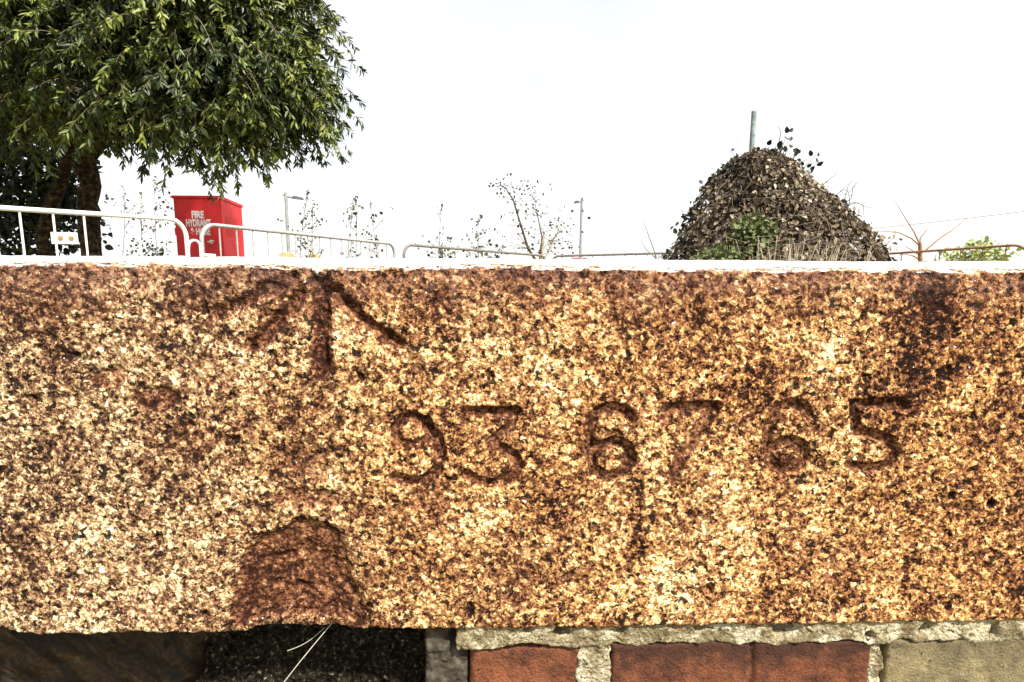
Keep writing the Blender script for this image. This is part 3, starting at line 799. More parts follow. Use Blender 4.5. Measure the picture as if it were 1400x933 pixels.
# ------------------------------------------------------------------ the big tree
def big_tree():
    base = at(122, 345, 6.2); base[2] = gz(base[0], base[1]) - 0.02
    root = empty("broadleaf_tree", base)
    tag(root, "dark leaning tree with drooping narrow green leaves behind the barrier at left", "tree")
    def L3(px, py, y): return at(px, py, y) - base
    mb = MB()
    def limb(pts, r0, r1, n=10):
        pts = [np.asarray(p) for p in pts]
        out = []; rr = []
        for i in range(len(pts) - 1):
            for t in np.linspace(0, 1, 5)[:-1]:
                out.append(pts[i] * (1 - t) + pts[i + 1] * t + rng.normal(size=3) * 0.012); rr.append(0)
        out.append(pts[-1]); m = len(out)
        mb.tube(out, [r0 + (r1 - r0) * (k / (m - 1)) ** 0.8 + 0.008 * rng.normal() * (r0 > .06) for k in range(m)], n)
    limb([(0, 0, 0), L3(122, 300, 6.2), L3(124, 250, 6.2), L3(116, 205, 6.15), L3(100, 150, 6.0)], .108, .08, 14)
    limb([(-.48, .2, 0), L3(58, 330, 6.5), L3(80, 255, 6.5), L3(104, 190, 6.3), L3(90, 100, 6.2)], .075, .065, 12)
    limb([L3(122, 215, 6.15), L3(160, 160, 5.9), L3(230, 110, 5.7), L3(320, 80, 5.5)], .085, .03)
    limb([L3(110, 180, 6.1), L3(170, 90, 5.8), L3(210, 0, 5.7), L3(230, -120, 5.7)], .08, .03)
    limb([L3(100, 150, 6.0), L3(70, 50, 6.0), L3(60, -80, 6.0), L3(90, -220, 6.0)], .09, .03)
    limb([L3(95, 150, 6.1), L3(30, 110, 6.0), L3(-60, 60, 6.0)], .07, .03)
    limb([L3(150, 172, 5.95), L3(220, 170, 5.5), L3(300, 160, 5.3)], .045, .02)
    limb([L3(230, 110, 5.7), L3(330, 30, 5.4), L3(400, 10, 5.3)], .045, .02)
    mb.build("trunk", M_bark, root, smooth=True)
    # crown lobes: centre, radii in metres
    s = 5.6 / 800
    lobes = [((318, 104, 5.45), (118, 84, 100)), ((240, 66, 5.3), (165, 125, 120)), ((292, 0, 5.6), (140, 120, 120)), ((130, 45, 5.4), (150, 112, 120)),
             ((180, -130, 5.6), (220, 180, 170)), ((-20, 40, 5.7), (170, 125, 150)), ((20, -120, 5.8), (200, 180, 160)), ((384, 128, 5.5), (58, 52, 70)), ((0, 150, 6.6), (95, 50, 60)),
             ((285, 140, 5.5), (100, 36, 70)), ((362, 60, 5.5), (75, 80, 80)), ((165, 158, 5.9), (55, 24, 60))]
    LP, LD, LN, LR, LL = [], [], [], [], []
    paths, rad = [], []
    for (px, py, yy), (rx, rz, ry) in lobes:
        c = L3(px, py, yy); R = np.array([rx, ry, rz]) * s
        nt_ = int(470 * (rx * rz) / 18000) + 60
        for _ in range(nt_):
            d = randdir(1)[0]
            k = rng.uniform(0.55, 1.0) ** 0.5
            start = c + d * R * k * 0.93
            out = d * np.array([1, 1, 0.5]); out /= np.linalg.norm(out) + 1e-9
            ln = rng.uniform(0.16, 0.36)
            ph = out * 0.75 + np.array([0, 0, 0.12]) + rng.normal(size=3) * 0.28
            pts = []
            for t in np.linspace(0, 1, 6):
                pts.append(start + ln * (ph * t + np.array([0, 0, -0.62]) * t * t))
            paths.append(pts); rad.append([0.004, 0.0035, 0.003, 0.0025, 0.002, 0.0015])
            tone = rng.uniform(0, 0.55) ** 1.1
            # leaves along the twig and a fuller spray at its tip
            for j in range(int(rng.integers(18, 30))):
                t = rng.uniform(.15, .8) if rng.random() < .45 else rng.uniform(.82, 1.0)
                i = min(int(t * 5), 4); fr = t * 5 - i
                p = pts[i] * (1 - fr) + pts[i + 1] * fr
                ax = pts[i + 1] - pts[i]; ax = ax / np.linalg.norm(ax)
                dd = ax * 0.75 + randdir(1)[0] * 0.8 + np.array([0, 0, -0.28])
                LP.append(p); LD.append(dd); LN.append(out * 0.6 + np.array([0, 0, .7]) + rng.normal(size=3) * 0.45)
                LR.append(np.clip(tone + rng.uniform(0, 0.5), 0, 1)); LL.append(rng.uniform(0.045, 0.092))
        # inner foliage, darker leaf tone that paints the shade inside the crown
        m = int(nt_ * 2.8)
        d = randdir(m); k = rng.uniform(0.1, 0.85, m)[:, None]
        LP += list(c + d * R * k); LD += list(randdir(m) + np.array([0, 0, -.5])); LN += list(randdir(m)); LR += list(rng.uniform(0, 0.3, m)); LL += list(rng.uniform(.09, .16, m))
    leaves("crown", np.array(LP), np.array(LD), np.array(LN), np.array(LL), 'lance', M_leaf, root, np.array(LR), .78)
    tubes_np("twigs", paths, rad, M_twig, root, 3)
big_tree()

# ------------------------------------------------------------------ leafy shrubs
def leafy(name, label, cat, cpx, cpy, y, radii, n, size, mat, kind='ovate', stems=5, rnd=(0, 1), group=None, shell=0.5, twig=M_twig_dark, width=1.0, flat=0.0):
    c = at(cpx, cpy, y); g = np.array([c[0], c[1], gz(c[0], c[1]) - 0.02])
    root = empty(name, g); tag(root, label, cat, group)
    c = c - g; R = np.array(radii)
    d = randdir(n); k = (shell + (1 - shell) * rng.random(n)) ** 0.6
    lump = 1 + 0.25 * np.sin(d[:, 0] * 5 + 1) * np.cos(d[:, 2] * 6) + 0.12 * rng.normal(size=n)
    P = c + d * R * (k * lump)[:, None]
    P = P[P[:, 2] > 0.02]; n = len(P); d = d[:n]
    leaves("foliage", P, d * 0.5 + randdir(n) * 0.9 + np.array([0, 0, -0.15]), randdir(n) * 0.6 + np.array([0, -.3, .6]), rng.uniform(.6, 1.25, n) * size, kind, mat, root, rng.uniform(*rnd, n), width)
    paths, rad = [], []
    for _ in range(stems):
        e = c + randdir(1)[0] * R * 0.75
        m_ = (e * 0.5) + np.array([0, 0, 0.1]) + rng.normal(size=3) * 0.05
        paths.append([np.zeros(3), m_, e]); rad.append([0.012, 0.008, 0.003])
    tubes_np("stems", paths, rad, twig, root, 5)
    return root
leafy("leafy_shrub", "dark leafy shrub with sky gaps behind the left tree trunk", "shrub", 30, 262, 7.4, (.85, .5, .95), 4200, .085, M_leaf_dark, stems=9, shell=.15)

# ------------------------------------------------------------------ thin saplings against the sky
def sapling(px, ptop, y, nleaf, spread, lsize, label, stemcol=M_twig_faint, lean=0.0, leafmat=M_leaf_grey, name="young_sapling", branches=5, r0=0.010, low=350):
    top = at(px + lean, ptop, y); b0 = at(px, low, y)
    g = np.array([b0[0], b0[1], gz(b0[0], b0[1]) - 0.02])
    root = empty(name, g); tag(root, label, "sapling", "thin saplings behind the barriers")
    T = top - g
    zvis = b0[2] - g[2]
    def stem(t): return np.array([T[0] * t ** 1.3 + 0.02 * math.sin(7 * t + px), T[1] * t, T[2] * t])
    paths = [[stem(t) for t in np.linspace(0, 1, 9)]]; rad = [[r0 * (1 - .8 * t) for t in np.linspace(0, 1, 9)]]
    anchors = []
    for k in range(branches):
        t0 = rng.uniform(0.45, 0.85); p = stem(t0)
        a = rng.uniform(0, 2 * math.pi); ln = rng.uniform(0.4, 1.0) * spread
        e = p + np.array([math.cos(a) * ln, math.sin(a) * ln * .6, ln * rng.uniform(.5, 1.3)])
        e[2] = min(e[2], T[2])
        m_ = (p + e) / 2 + np.array([0, 0, -.04])
        paths.append([p, m_, e]); rad.append([r0 * .5, r0 * .35, r0 * .2]); anchors.append((p, m_, e))
    P = []
    for i in range(nleaf):
        if rng.random() < .5 or not anchors:
            t = 1 - rng.random() ** 1.2 * (1 - zvis / T[2] * .8)
            p0_ = stem(max(0, t - .04)); p = stem(t) + rng.normal(size=3) * np.array([spread, spread * .6, .05]) * .28 * (1.15 - t)
            paths.append([p0_, (p0_ + p) / 2 + np.array([0, 0, -.015]), p]); rad.append([.0035, .003, .002])
        else:
            a = anchors[int(rng.integers(len(anchors)))]; t = rng.uniform(.3, 1)
            p = a[0] * (1 - t) + a[2] * t + rng.normal(size=3) * .05
        P.append(p)
    P = np.array(P)
    n = len(P)
    leaves("leaves", P, randdir(n) + np.array([0, 0, -.5]), randdir(n) + np.array([0, -.8, 0]), rng.uniform(.5, 1.15, n) * lsize, 'ovate', leafmat, root, rng.random(n), 1.0)
    tubes_np("stem", paths, rad, stemcol, root, 4)
    return root
S = [
 (160, 246, 9.0, 45, .45, .055, "sapling nearest the big tree trunk, leaves down its right side", 10),
 (214, 232, 9.4, 75, .45, .055, "straight sapling left of the red cabinet, many small leaves", -4),
 (190, 262, 9.8, 60, .40, .050, "short leafy sapling between two taller ones left of the red cabinet", 2),
 (402, 262, 10.5, 75, .50, .055, "leafy sapling partly behind the grey lamp post at left", 18),
 (428, 268, 10.0, 80, .45, .055, "leafy sapling just right of the left lamp post", -2),
 (472, 266, 10.0, 36, .40, .065, "sparse sapling with few leaves at its tip, left one of a pair", 10),
 (486, 266, 10.6, 38, .40, .065, "sparse sapling with few leaves at its tip, right one of a pair", 0),
 (520, 278, 10.2, 52, .45, .065, "leaning sapling just left of the gap where two barriers meet", -12),
 (604, 282, 10.5, 42, .55, .070, "sparse sapling with big dark leaves, first right of the barrier gap", -4),
 (652, 290, 10.5, 50, .50, .070, "low sapling with greenish lower leaves left of the leaning bushy tree", 4),
]
for i, (px, pt, y, n, sp, ls, lab, lean) in enumerate(S):
    sapling(px, pt, y, n, sp, ls, lab, lean=lean)
leafy("low_weed", "small green weed clump at the foot of the saplings left of the red cabinet", "weed", 208, 350, 8.2, (.22, .2, .16), 120, .05, M_leaf_green, stems=4, group="low weeds behind the wall", shell=0.1, twig=M_twig)
leafy("low_weed", "grey green weed clump under the low sapling left of the leaning bushy tree", "weed", 662, 352, 8.8, (.38, .2, .18), 130, .055, M_leaf_grey, stems=4, group="low weeds behind the wall", shell=0.1, twig=M_twig)
leafy("low_weed", "green weed clump under the sparse sapling right of the barrier gap", "weed", 606, 350, 9.0, (.25, .2, .2), 110, .055, M_leaf_grey, stems=4, group="low weeds behind the wall", shell=0.1, twig=M_twig)

# leaning bushy little tree in the middle
def mid_tree():
    y = 11.0
    b0 = at(735, 356, y); g = np.array([b0[0], y, gz(b0[0], y) - .02])
    root = empty("bushy_tree", g); tag(root, "small leaning bushy tree with a pale yellow stem beside the right lamp post", "tree")
    def q(px, py, dy=0): return at(px, py, y + dy) - g
    dark = [[q(735, 360), q(722, 340), q(712, 308), q(702, 275), q(692, 258), q(684, 252)], [q(737, 358), q(741, 325), q(735, 295), q(730, 272)]]
    pale = [[np.zeros(3), q(741, 356), q(742, 330), q(744, 318)], [q(742, 356), q(752, 342), q(756, 330), q(770, 300)], [q(742, 340), q(765, 318), q(778, 308)]]
    tubes_np("trunk", dark, [[.03, .026, .02, .015, .008, .004], [.02, .014, .009, .004]], M_twig_dark, root, 6)
    tubes_np("pale_stem", pale, [[.035, .03, .025, .012], [.018, .014, .009, .004], [.012, .008, .004]], M_straw, root, 6)
    tips = [(684, 254, 10), (690, 270, 14), (700, 262, 10), (715, 252, 12), (733, 266, 14), (745, 290, 18), (768, 300, 22), (780, 322, 20), (730, 310, 24), (710, 320, 24), (700, 300, 14), (690, 335, 16), (760, 330, 22), (775, 342, 14), (745, 340, 20), (718, 285, 14), (725, 342, 14), (750, 312, 18)]
    P = []; paths = []; rad = []
    anchors = [p for s_ in dark + pale for p in s_[1:]]
    for px, py, sd_ in tips:
        c = q(px, py, rng.uniform(-.4, .4))
        a = min(anchors, key=lambda p: np.linalg.norm(p - c) + 0.6 * max(0, p[2] - c[2] + .15))
        for k in range(3):
            e = c + rng.normal(size=3) * .10
            paths.append([a, (a + e) / 2 + rng.normal(size=3) * .03, e]); rad.append([.006, .004, .002])
        for k in range(17):
            P.append(c + rng.normal(size=3) * np.array([sd_, sd_, sd_ * .9]) * y / 800 * .75)
    P = np.array(P); n = len(P)
    leaves("crown", P, randdir(n) + np.array([0, 0, -.3]), randdir(n), rng.uniform(.6, 1.3, n) * .055, 'ovate', M_leaf_grey, root, rng.random(n))
    tubes_np("twigs", paths, rad, M_twig, root, 4)
mid_tree()

# ------------------------------------------------------------------ mound of dead climbing leaves round a post
def mound():
    y = 3.25
    b0 = at(1040, 356, y); g = np.array([b0[0], y, gz(b0[0], y) - .02])
    root = empty("climber_mound", g)
    tag(root, "tall mound of grey brown dead climbing leaves heaped round a thin post", "shrub")
    def q(px, py, dy=0): return at(px, py, y + dy) - g
    left = [(1031, 205), (1003, 217), (978, 242), (956, 276), (934, 314), (910, 350), (880, 400), (850, 480)]
    right = [(1031, 205), (1056, 207), (1088, 228), (1112, 256), (1142, 286), (1168, 320), (1188, 350), (1205, 400), (1230, 480)]
    zl = np.array([q(*p)[2] for p in left]); xl = np.array([q(*p)[0] for p in left])
    zr = np.array([q(*p)[2] for p in right]); xr = np.array([q(*p)[0] for p in right])
    ztop = q(1040, 207)[2]
    def sec(z):
        a = np.interp(z, zl[::-1], xl[::-1]); b_ = np.interp(z, zr[::-1], xr[::-1])
        return (a + b_) / 2, np.maximum((b_ - a) / 2, .02)
    # solid dark core added inside the mound to make it opaque
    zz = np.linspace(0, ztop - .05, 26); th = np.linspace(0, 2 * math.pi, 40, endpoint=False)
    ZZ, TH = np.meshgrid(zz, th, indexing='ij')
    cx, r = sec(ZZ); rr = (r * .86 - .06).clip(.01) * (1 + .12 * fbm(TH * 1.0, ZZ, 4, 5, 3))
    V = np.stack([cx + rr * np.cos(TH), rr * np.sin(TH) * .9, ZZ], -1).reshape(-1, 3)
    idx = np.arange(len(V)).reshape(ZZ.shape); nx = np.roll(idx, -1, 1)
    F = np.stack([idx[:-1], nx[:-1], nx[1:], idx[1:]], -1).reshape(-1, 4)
    mesh_obj("dark_core", V, F, M_twig_dark, root, smooth=False)
    n = 16000
    z = ztop * (1 - rng.random(n) ** 0.85) ; z = np.where(rng.random(n) < .62, rng.uniform(ztop - .75, ztop, n), z)
    cx, r = sec(z); a = rng.uniform(0, 2 * math.pi, n); a = np.where((np.sin(a) > 0.2) & (rng.random(n) < .6), -a, a)
    k = 1 - .17 * rng.random(n) ** 1.3 + .075 * np.sin(a * 3 + z * 9) + .03 * np.sin(a * 11 - z * 23)
    hole = fbm(a * .35, z, 6, 91, 3)
    k = k - .12 * np.clip(hole - .1, 0, 1)
    k = np.where(rng.random(n) < .06, k + rng.uniform(.02, .14, n), k)
    P = np.stack([cx + r * k * np.cos(a), r * k * np.sin(a) * .9, z], -1)
    side = np.cos(a)  # leaf tone rises to the right: sunlit flank put into the colour
    out = np.stack([np.cos(a), np.sin(a), np.full(n, .55)], -1)
    D = out * .35 + np.array([0, 0, -.75]) + rng.normal(size=(n, 3)) * .5
    N = out + rng.normal(size=(n, 3)) * .65
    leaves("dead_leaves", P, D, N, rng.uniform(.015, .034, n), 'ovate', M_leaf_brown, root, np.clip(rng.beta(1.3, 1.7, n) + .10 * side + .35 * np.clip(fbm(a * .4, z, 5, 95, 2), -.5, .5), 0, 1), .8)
    # dry vines lying over the leaves
    vp, vr = [], []
    for k_ in range(150):
        z0 = rng.uniform(ztop - .7, ztop - .04); a0 = rng.uniform(math.pi, 2 * math.pi) if rng.random() < .85 else rng.uniform(0, math.pi)
        da, dz_ = rng.normal() * .25, rng.uniform(-.30, .10); pts = []
        for t_ in np.linspace(0, 1, 8):
            z_ = z0 + dz_ * t_; c_, r_ = sec(z_); a_ = a0 + da * t_ + .06 * math.sin(9 * t_ + k_)
            k2 = 1 + rng.uniform(-.05, .05) + (.08 * t_ * t_ if k_ % 4 == 0 else 0)
            pts.append(np.array([c_ + r_ * k2 * math.cos(a_), r_ * k2 * math.sin(a_) * .9, z_]))
        vp.append(pts); vr.append(np.linspace(.0022, .0009, 8))
    tubes_np("dry_vines", vp, vr, M_twig, root, 4)
    # dark leaves standing clear of the top and flanks
    P, D, paths, rad = [], [], [], []
    for px, py in [(1075, 184), (1078, 192), (1050, 200), (1052, 207), (1063, 203), (1068, 206), (1082, 201), (1090, 210), (1091, 208), (1107, 214), (1115, 214), (1117, 225), (1108, 232), (1100, 228), (1095, 222), (1112, 238), (1085, 214), (1072, 208),
                   (997, 204), (995, 226), (992, 232), (1000, 222), (984, 240), (966, 256), (964, 258), (970, 250), (960, 252), (944, 298), (950, 292), (940, 305), (905, 352), (912, 346), (900, 356), (925, 322), (1190, 338), (1196, 334), (1180, 344), (1186, 352), (1150, 306), (1120, 258)]:
        e = q(px, py, rng.uniform(-.1, .1)); b_ = q(px + (1045 - px) * .35, py + 26, 0)
        paths.append([b_, (b_ + e) / 2 + rng.normal(size=3) * .01, e]); rad.append([.0022, .0018, .001])
        for j in range(1 + (rng.random() < .4)):
            P.append(e + rng.normal(size=3) * .006); D.append(np.array([rng.normal() * .5, rng.normal() * .4, rng.uniform(.2, 1)]))
    P = np.array(P); n = len(P)
    leaves("loose_leaves", P, np.array(D), randdir(n) * .5 + np.array([0, -1, .2]), rng.uniform(.026, .040, n), 'ovate', M_leaf_dark, root, rng.uniform(0, .6, n), .85)
    # wiry stems at the right flank and a few bare shoots
    for k in range(46):
        a = q(rng.uniform(1095, 1170), rng.uniform(270, 335), rng.uniform(-.2, .2)); th = rng.uniform(-.6, 1.6); ln = rng.uniform(.08, .2)
        p = a.copy(); pts = [q(1045 + rng.uniform(-8, 8), 330), p.copy()]
        for j in range(6):
            p = p + ln / 6 * np.array([math.cos(th), rng.normal() * .3, math.sin(th)]); th += rng.uniform(-.75, .35); pts.append(p.copy())
        paths.append(pts); rad.append([.0022, .0022, .002, .0018, .0016, .0014, .0012, .001])
    for pts in ([(1100, 280), (1128, 250), (1146, 236)], [(1120, 300), (1140, 272), (1152, 292), (1172, 300)], [(1058, 230), (1068, 180), (1063, 172)]):
        paths.append([q(*p) for p in pts]); rad.append(list(np.linspace(.003, .0012, len(pts))))
    tubes_np("wiry_stems", paths, rad, M_twig_dark, root, 5)
    e0 = at(897, 356, y - .3); g0 = np.array([e0[0], e0[1], gz(e0[0], e0[1]) - .02])
    sh = empty("bare_shoot", g0); tag(sh, "two thin bare shoots rising just left of the dead leaf mound", "plant shoot")
    def q0(px, py): return at(px, py, y - .3) - g0
    tubes_np("stem", [[np.zeros(3), q0(897, 350), q0(886, 320), q0(879, 300)], [np.zeros(3), q0(897, 354), q0(884, 342), q0(876, 330)]], [[.004, .003, .002, .001]] * 2, M_twig, sh, 5)
    # metal post standing out of the mound
    t = at(1031, 153, y); po = empty("metal_post", (t[0], y, g[2]))
    tag(po, "thin green grey post sticking up from the dead leaf mound", "post")
    h = t[2] - g[2]
    MB().tube([(0, 0, 0), (0.003, 0, h * .5), (0, 0, h)], [.0135, .0135, .0135], 12).build("shaft", M_post, po, smooth=True)
    MB().tube([(0, 0, h - .004), (0, 0, h + .004)], [.0145, .0130], 12).build("cap", M_post, po, smooth=True)
mound()
leafy("green_shrub", "small fresh green shrub growing against the front of the dead leaf mound", "shrub", 1030, 322, 2.80, (.115, .06, .10), 560, .024, M_leaf_green, stems=6, shell=.2)
leafy("green_shrub", "low green sprig at the foot of the dead leaf mound, left front", "shrub", 985, 353, 2.72, (.13, .06, .05), 400, .020, M_leaf_green, stems=6, shell=.2)
def dry_grass():
    c = at(1088, 356, 2.72); g = np.array([c[0], c[1], gz(c[0], c[1]) - .02])
    root = empty("dry_grass_tuft", g); tag(root, "tuft of tan dry grass in front of the dead leaf mound", "grass tuft")
    paths, rad = [], []
    for k in range(230):
        b_ = np.array([rng.normal() * .09, rng.normal() * .03, 0]); e = b_ + np.array([rng.normal() * .13, rng.normal() * .06 - .02, c[2] - g[2] + rng.uniform(-.10, .15)])
        m_ = (b_ + e) / 2 + np.array([rng.normal() * .04, 0, .05]); e[2] -= .04
        d_ = e + np.array([rng.normal() * .09, rng.normal() * .03, rng.uniform(-.09, .03)])
        paths.append([b_, m_, e, d_]); rad.append([.0014, .0013, .001, .0006])
    tubes_np("blades", paths, rad, M_straw, root, 3)
dry_grass()

# ------------------------------------------------------------------ bare little tree, green bush, right side
def bare_tree():
    y = 6.6
    b0 = at(1258, 362, y); g = np.array([b0[0], y, gz(b0[0], y) - .02])
    root = empty("bare_tree", g); tag(root, "bare orange brown sapling with a few arching branches behind the right barrier", "tree")
    def q(px, py, dy=0): return at(px, py, y + dy) - g
    MB().tube([np.zeros(3), q(1258, 362), q(1258, 345), q(1258, 332)], [.027, .024, .022, .018], 10).build("trunk", M_twig_orange, root, smooth=True)
    br = [[(1258, 336), (1250, 318), (1236, 296), (1222, 272)], [(1257, 336), (1246, 326), (1228, 318), (1200, 316), (1180, 318)], [(1258, 334), (1258, 326), (1266, 316), (1270, 312)],
          [(1266, 342), (1285, 326), (1306, 312), (1323, 296)], [(1256, 348), (1246, 342), (1236, 336)], [(1256, 354), (1248, 350), (1238, 348), (1230, 349)], [(1214, 348), (1222, 356), (1230, 364)], [(1208, 345), (1212, 335), (1208, 330)], [(1208, 342), (1216, 330), (1224, 322)], [(1277, 358), (1280, 348)]]
    for pts in br:
        m = len(pts)
        P = [q(*p) for p in pts]
        if pts[0][0] in (1214, 1208, 1277): P = [np.array([P[0][0], P[0][1], 0])] + P; m += 1
        MB().tube(P, [.0085 * (1 - .8 * k / (m - 1)) for k in range(m)], 6).build("branch", M_twig_orange, root, smooth=True)
    n = 26
    ends = np.array([q(1205, 340), q(1212, 332), q(1190, 345), q(1200, 352), q(1225, 330)])
    P = ends[rng.integers(0, 5, n)] + rng.normal(size=(n, 3)) * np.array([.07, .05, .06])
    leaves("leaves", P, randdir(n), randdir(n), rng.uniform(.03, .05, n), 'ovate', M_leaf_yg, root, rng.random(n))
bare_tree()
leafy("yellow_green_bush", "bright yellow green bush seen through the right barrier's bars", "bush", 1333, 358, 6.4, (.36, .28, .22), 800, .05, M_leaf_yg, stems=12, shell=.1, twig=M_twig)

# ------------------------------------------------------------------ crowd barriers
def barrier(pl, pr, name, label, m_frame, m_bar, r=.017, ends=(True, True), bars=15, plate=None, hook=False):
    """pl / pr: the two upper corners in the world (left, right)"""
    pl = np.asarray(pl); pr = np.asarray(pr)
    gl = gz(pl[0], pl[1]); gr = gz(pr[0], pr[1])
    base = np.array([(pl[0] + pr[0]) / 2, (pl[1] + pr[1]) / 2, (gl + gr) / 2])
    root = empty(name, base); tag(root, label, "barrier", "crowd control barriers across the grass")
    A = pl - base; B = pr - base
    ex = B - A; Ln = np.linalg.norm(ex); ex = ex / Ln
    zdown = np.array([0, 0, -1.0])
    hl = pl[2] - gl; hr = pr[2] - gr
    low = .18
    R = .11
    def P(s_, d_):            # s along the top (0..Ln), d down
        return A + ex * s_ + zdown * d_
    pts = [P(0, hl - low)]
    for a in np.linspace(0, 90, 8): pts.append(P(R - R * math.cos(math.radians(a)), R - R * math.sin(math.radians(a))))
    for a in np.linspace(0, 90, 8): pts.append(P(Ln - R + R * math.sin(math.radians(a)), R - R * math.cos(math.radians(a))))
    pts.append(P(Ln, hr - low))
    MB().tube(pts, r, 10).build("frame", m_frame, root, smooth=True)
    MB().tube([P(0, hl - low), P(Ln, hr - low)], r, 10).build("bottom_rail", m_frame, root, smooth=True)
    for k in range(1, bars + 1):
        s_ = Ln * k / (bars + 1)
        h = hl + (hr - hl) * s_ / Ln
        MB().tube([P(s_, .006), P(s_, h - low)], r * .40, 7, caps=False).build("bar", m_bar, root, smooth=True)
    side = np.cross(ex, [0, 0, 1.0]); side /= np.linalg.norm(side)
    for s_, h in ((.35, hl), (Ln - .35, hr)):
        hh = hl + (hr - hl) * s_ / Ln
        MB().tube([P(s_, hh - low), P(s_, hh - .08)] + [P(s_, hh - .012) + side * q for q in (-.0,)], r * .8, 8).tube([P(s_, hh - .014) - side * .3, P(s_, hh - .05), P(s_, hh - .014) + side * .3], r * .8, 8).build("foot", m_frame, root, smooth=True)
    if plate:
        s0, s1, d0, d1 = plate
        c = P((s0 + s1) / 2, (d0 + d1) / 2)
        m = MB(); m.box(Vector(c), (s1 - s0, .012, d1 - d0), .002, math.atan2(ex[1], ex[0]))
        pl_ = m.build("plate", m_frame, root)
        for f_ in (.3, .72):
            p = P(s0 + (s1 - s0) * f_, (d0 + d1) / 2) - side * 0
            nn = np.array([ex[1], -ex[0], 0]); nn = nn / np.linalg.norm(nn)
            if nn[1] > 0: nn = -nn
            MB().tube([p + nn * .004, p + nn * .0085], .013, 12).build("rust_spot", M_rustspot, pl_)
    if hook:
        m = MB()
        c = P(Ln, .185)
        hp = [c + np.array([.0, 0, -.06])]
        for a in np.linspace(180, 0, 9):
            a = math.radians(a); hp.append(c + ex * (.05 + .04 * math.cos(a)) + np.array([0, 0, .02 + .04 * math.sin(a)]))
        hp.append(c + ex * .09 + np.array([0, 0, -.12]))
        m.tube(hp, r * .62, 8)
        m.tube([c + ex * .085 + np.array([0, 0, -.03]), c + ex * .19 + np.array([0, 0, -.035])], r * .7, 8)
        m.tube([c + ex * .085 + np.array([0, 0, -.10]), c + ex * .19 + np.array([0, 0, -.105])], r * .6, 8)
        m.build("hook", m_frame, root, smooth=True)
    return root
def extend(p, q_, length):
    """the far corner `length` metres from q_ along q_ -> p"""
    p = np.asarray(p); q_ = np.asarray(q_); d = p - q_; d = d / np.linalg.norm(d); return q_ + d * length
# 1: nearest, at left
pr = at(253, 300.5, 3.70); pl = extend(at(0, 284.5, 2.86), pr, 2.3)
Lb = np.linalg.norm(pr - pl); ex = (pr - pl) / Lb
def s_of(px):   # length along barrier one at which a photograph column falls
    ss = np.linspace(0, Lb, 400); P_ = pl + ss[:, None] * ex; x_, _ = proj(P_ - np.array([0, 0, .1])); return float(ss[np.argmin(np.abs(x_ - px))])
barrier(pl, pr, "crowd_barrier", "white steel barrier nearest the left edge, with a small plate between its bars", M_white, M_white, .0135, bars=15, plate=(s_of(69), s_of(105), .105, .165), hook=True)
barrier(at(274, 306, 3.86), at(539, 334, 6.1), "crowd_barrier", "white steel barrier in front of the red cabinet", M_worn, M_worn, .0135)
barrier(at(552, 334.5, 6.2), at(746, 350, 7.9), "crowd_barrier", "grey steel barrier in the middle, between two rounded gaps", M_galv, M_galv_lt, .0145)
barrier(at(754, 350.5, 8.0), at(1000, 344, 7.1), "crowd_barrier", "grey steel barrier running behind the left of the dead leaf mound", M_galv, M_galv_lt, .0145)
pr = at(1410, 334, 4.15); pl = extend(at(1180, 349.5, 5.2), pr, 2.3)
barrier(pl, pr, "crowd_barrier", "rusty brown steel barrier right of the dead leaf mound", M_rusty, M_rusty, .0095)

# ------------------------------------------------------------------ fire hydrant cabinet
def text_mesh(name, body, size, mat, parent, locn, rot, extrude=.002, sx=1.0, bold=.0):
    cu = bpy.data.curves.new(name, 'FONT'); cu.body = body; cu.size = size; cu.align_x = 'LEFT'; cu.align_y = 'BOTTOM_BASELINE'
    cu.extrude = extrude; cu.offset = bold; cu.space_character = 1.0
    tmp = bpy.data.objects.new(name + "_tmp", cu); COL.objects.link(tmp)
    dg = bpy.context.evaluated_depsgraph_get()
    me = bpy.data.meshes.new_from_object(tmp.evaluated_get(dg))
    bpy.data.objects.remove(tmp); bpy.data.curves.remove(cu)
    me.materials.clear(); me.materials.append(mat)
    o = bpy.data.objects.new(name, me); COL.objects.link(o)
    o.parent = parent; o.location = locn; o.rotation_euler = rot; o.scale = (sx, 1, 1)
    return o

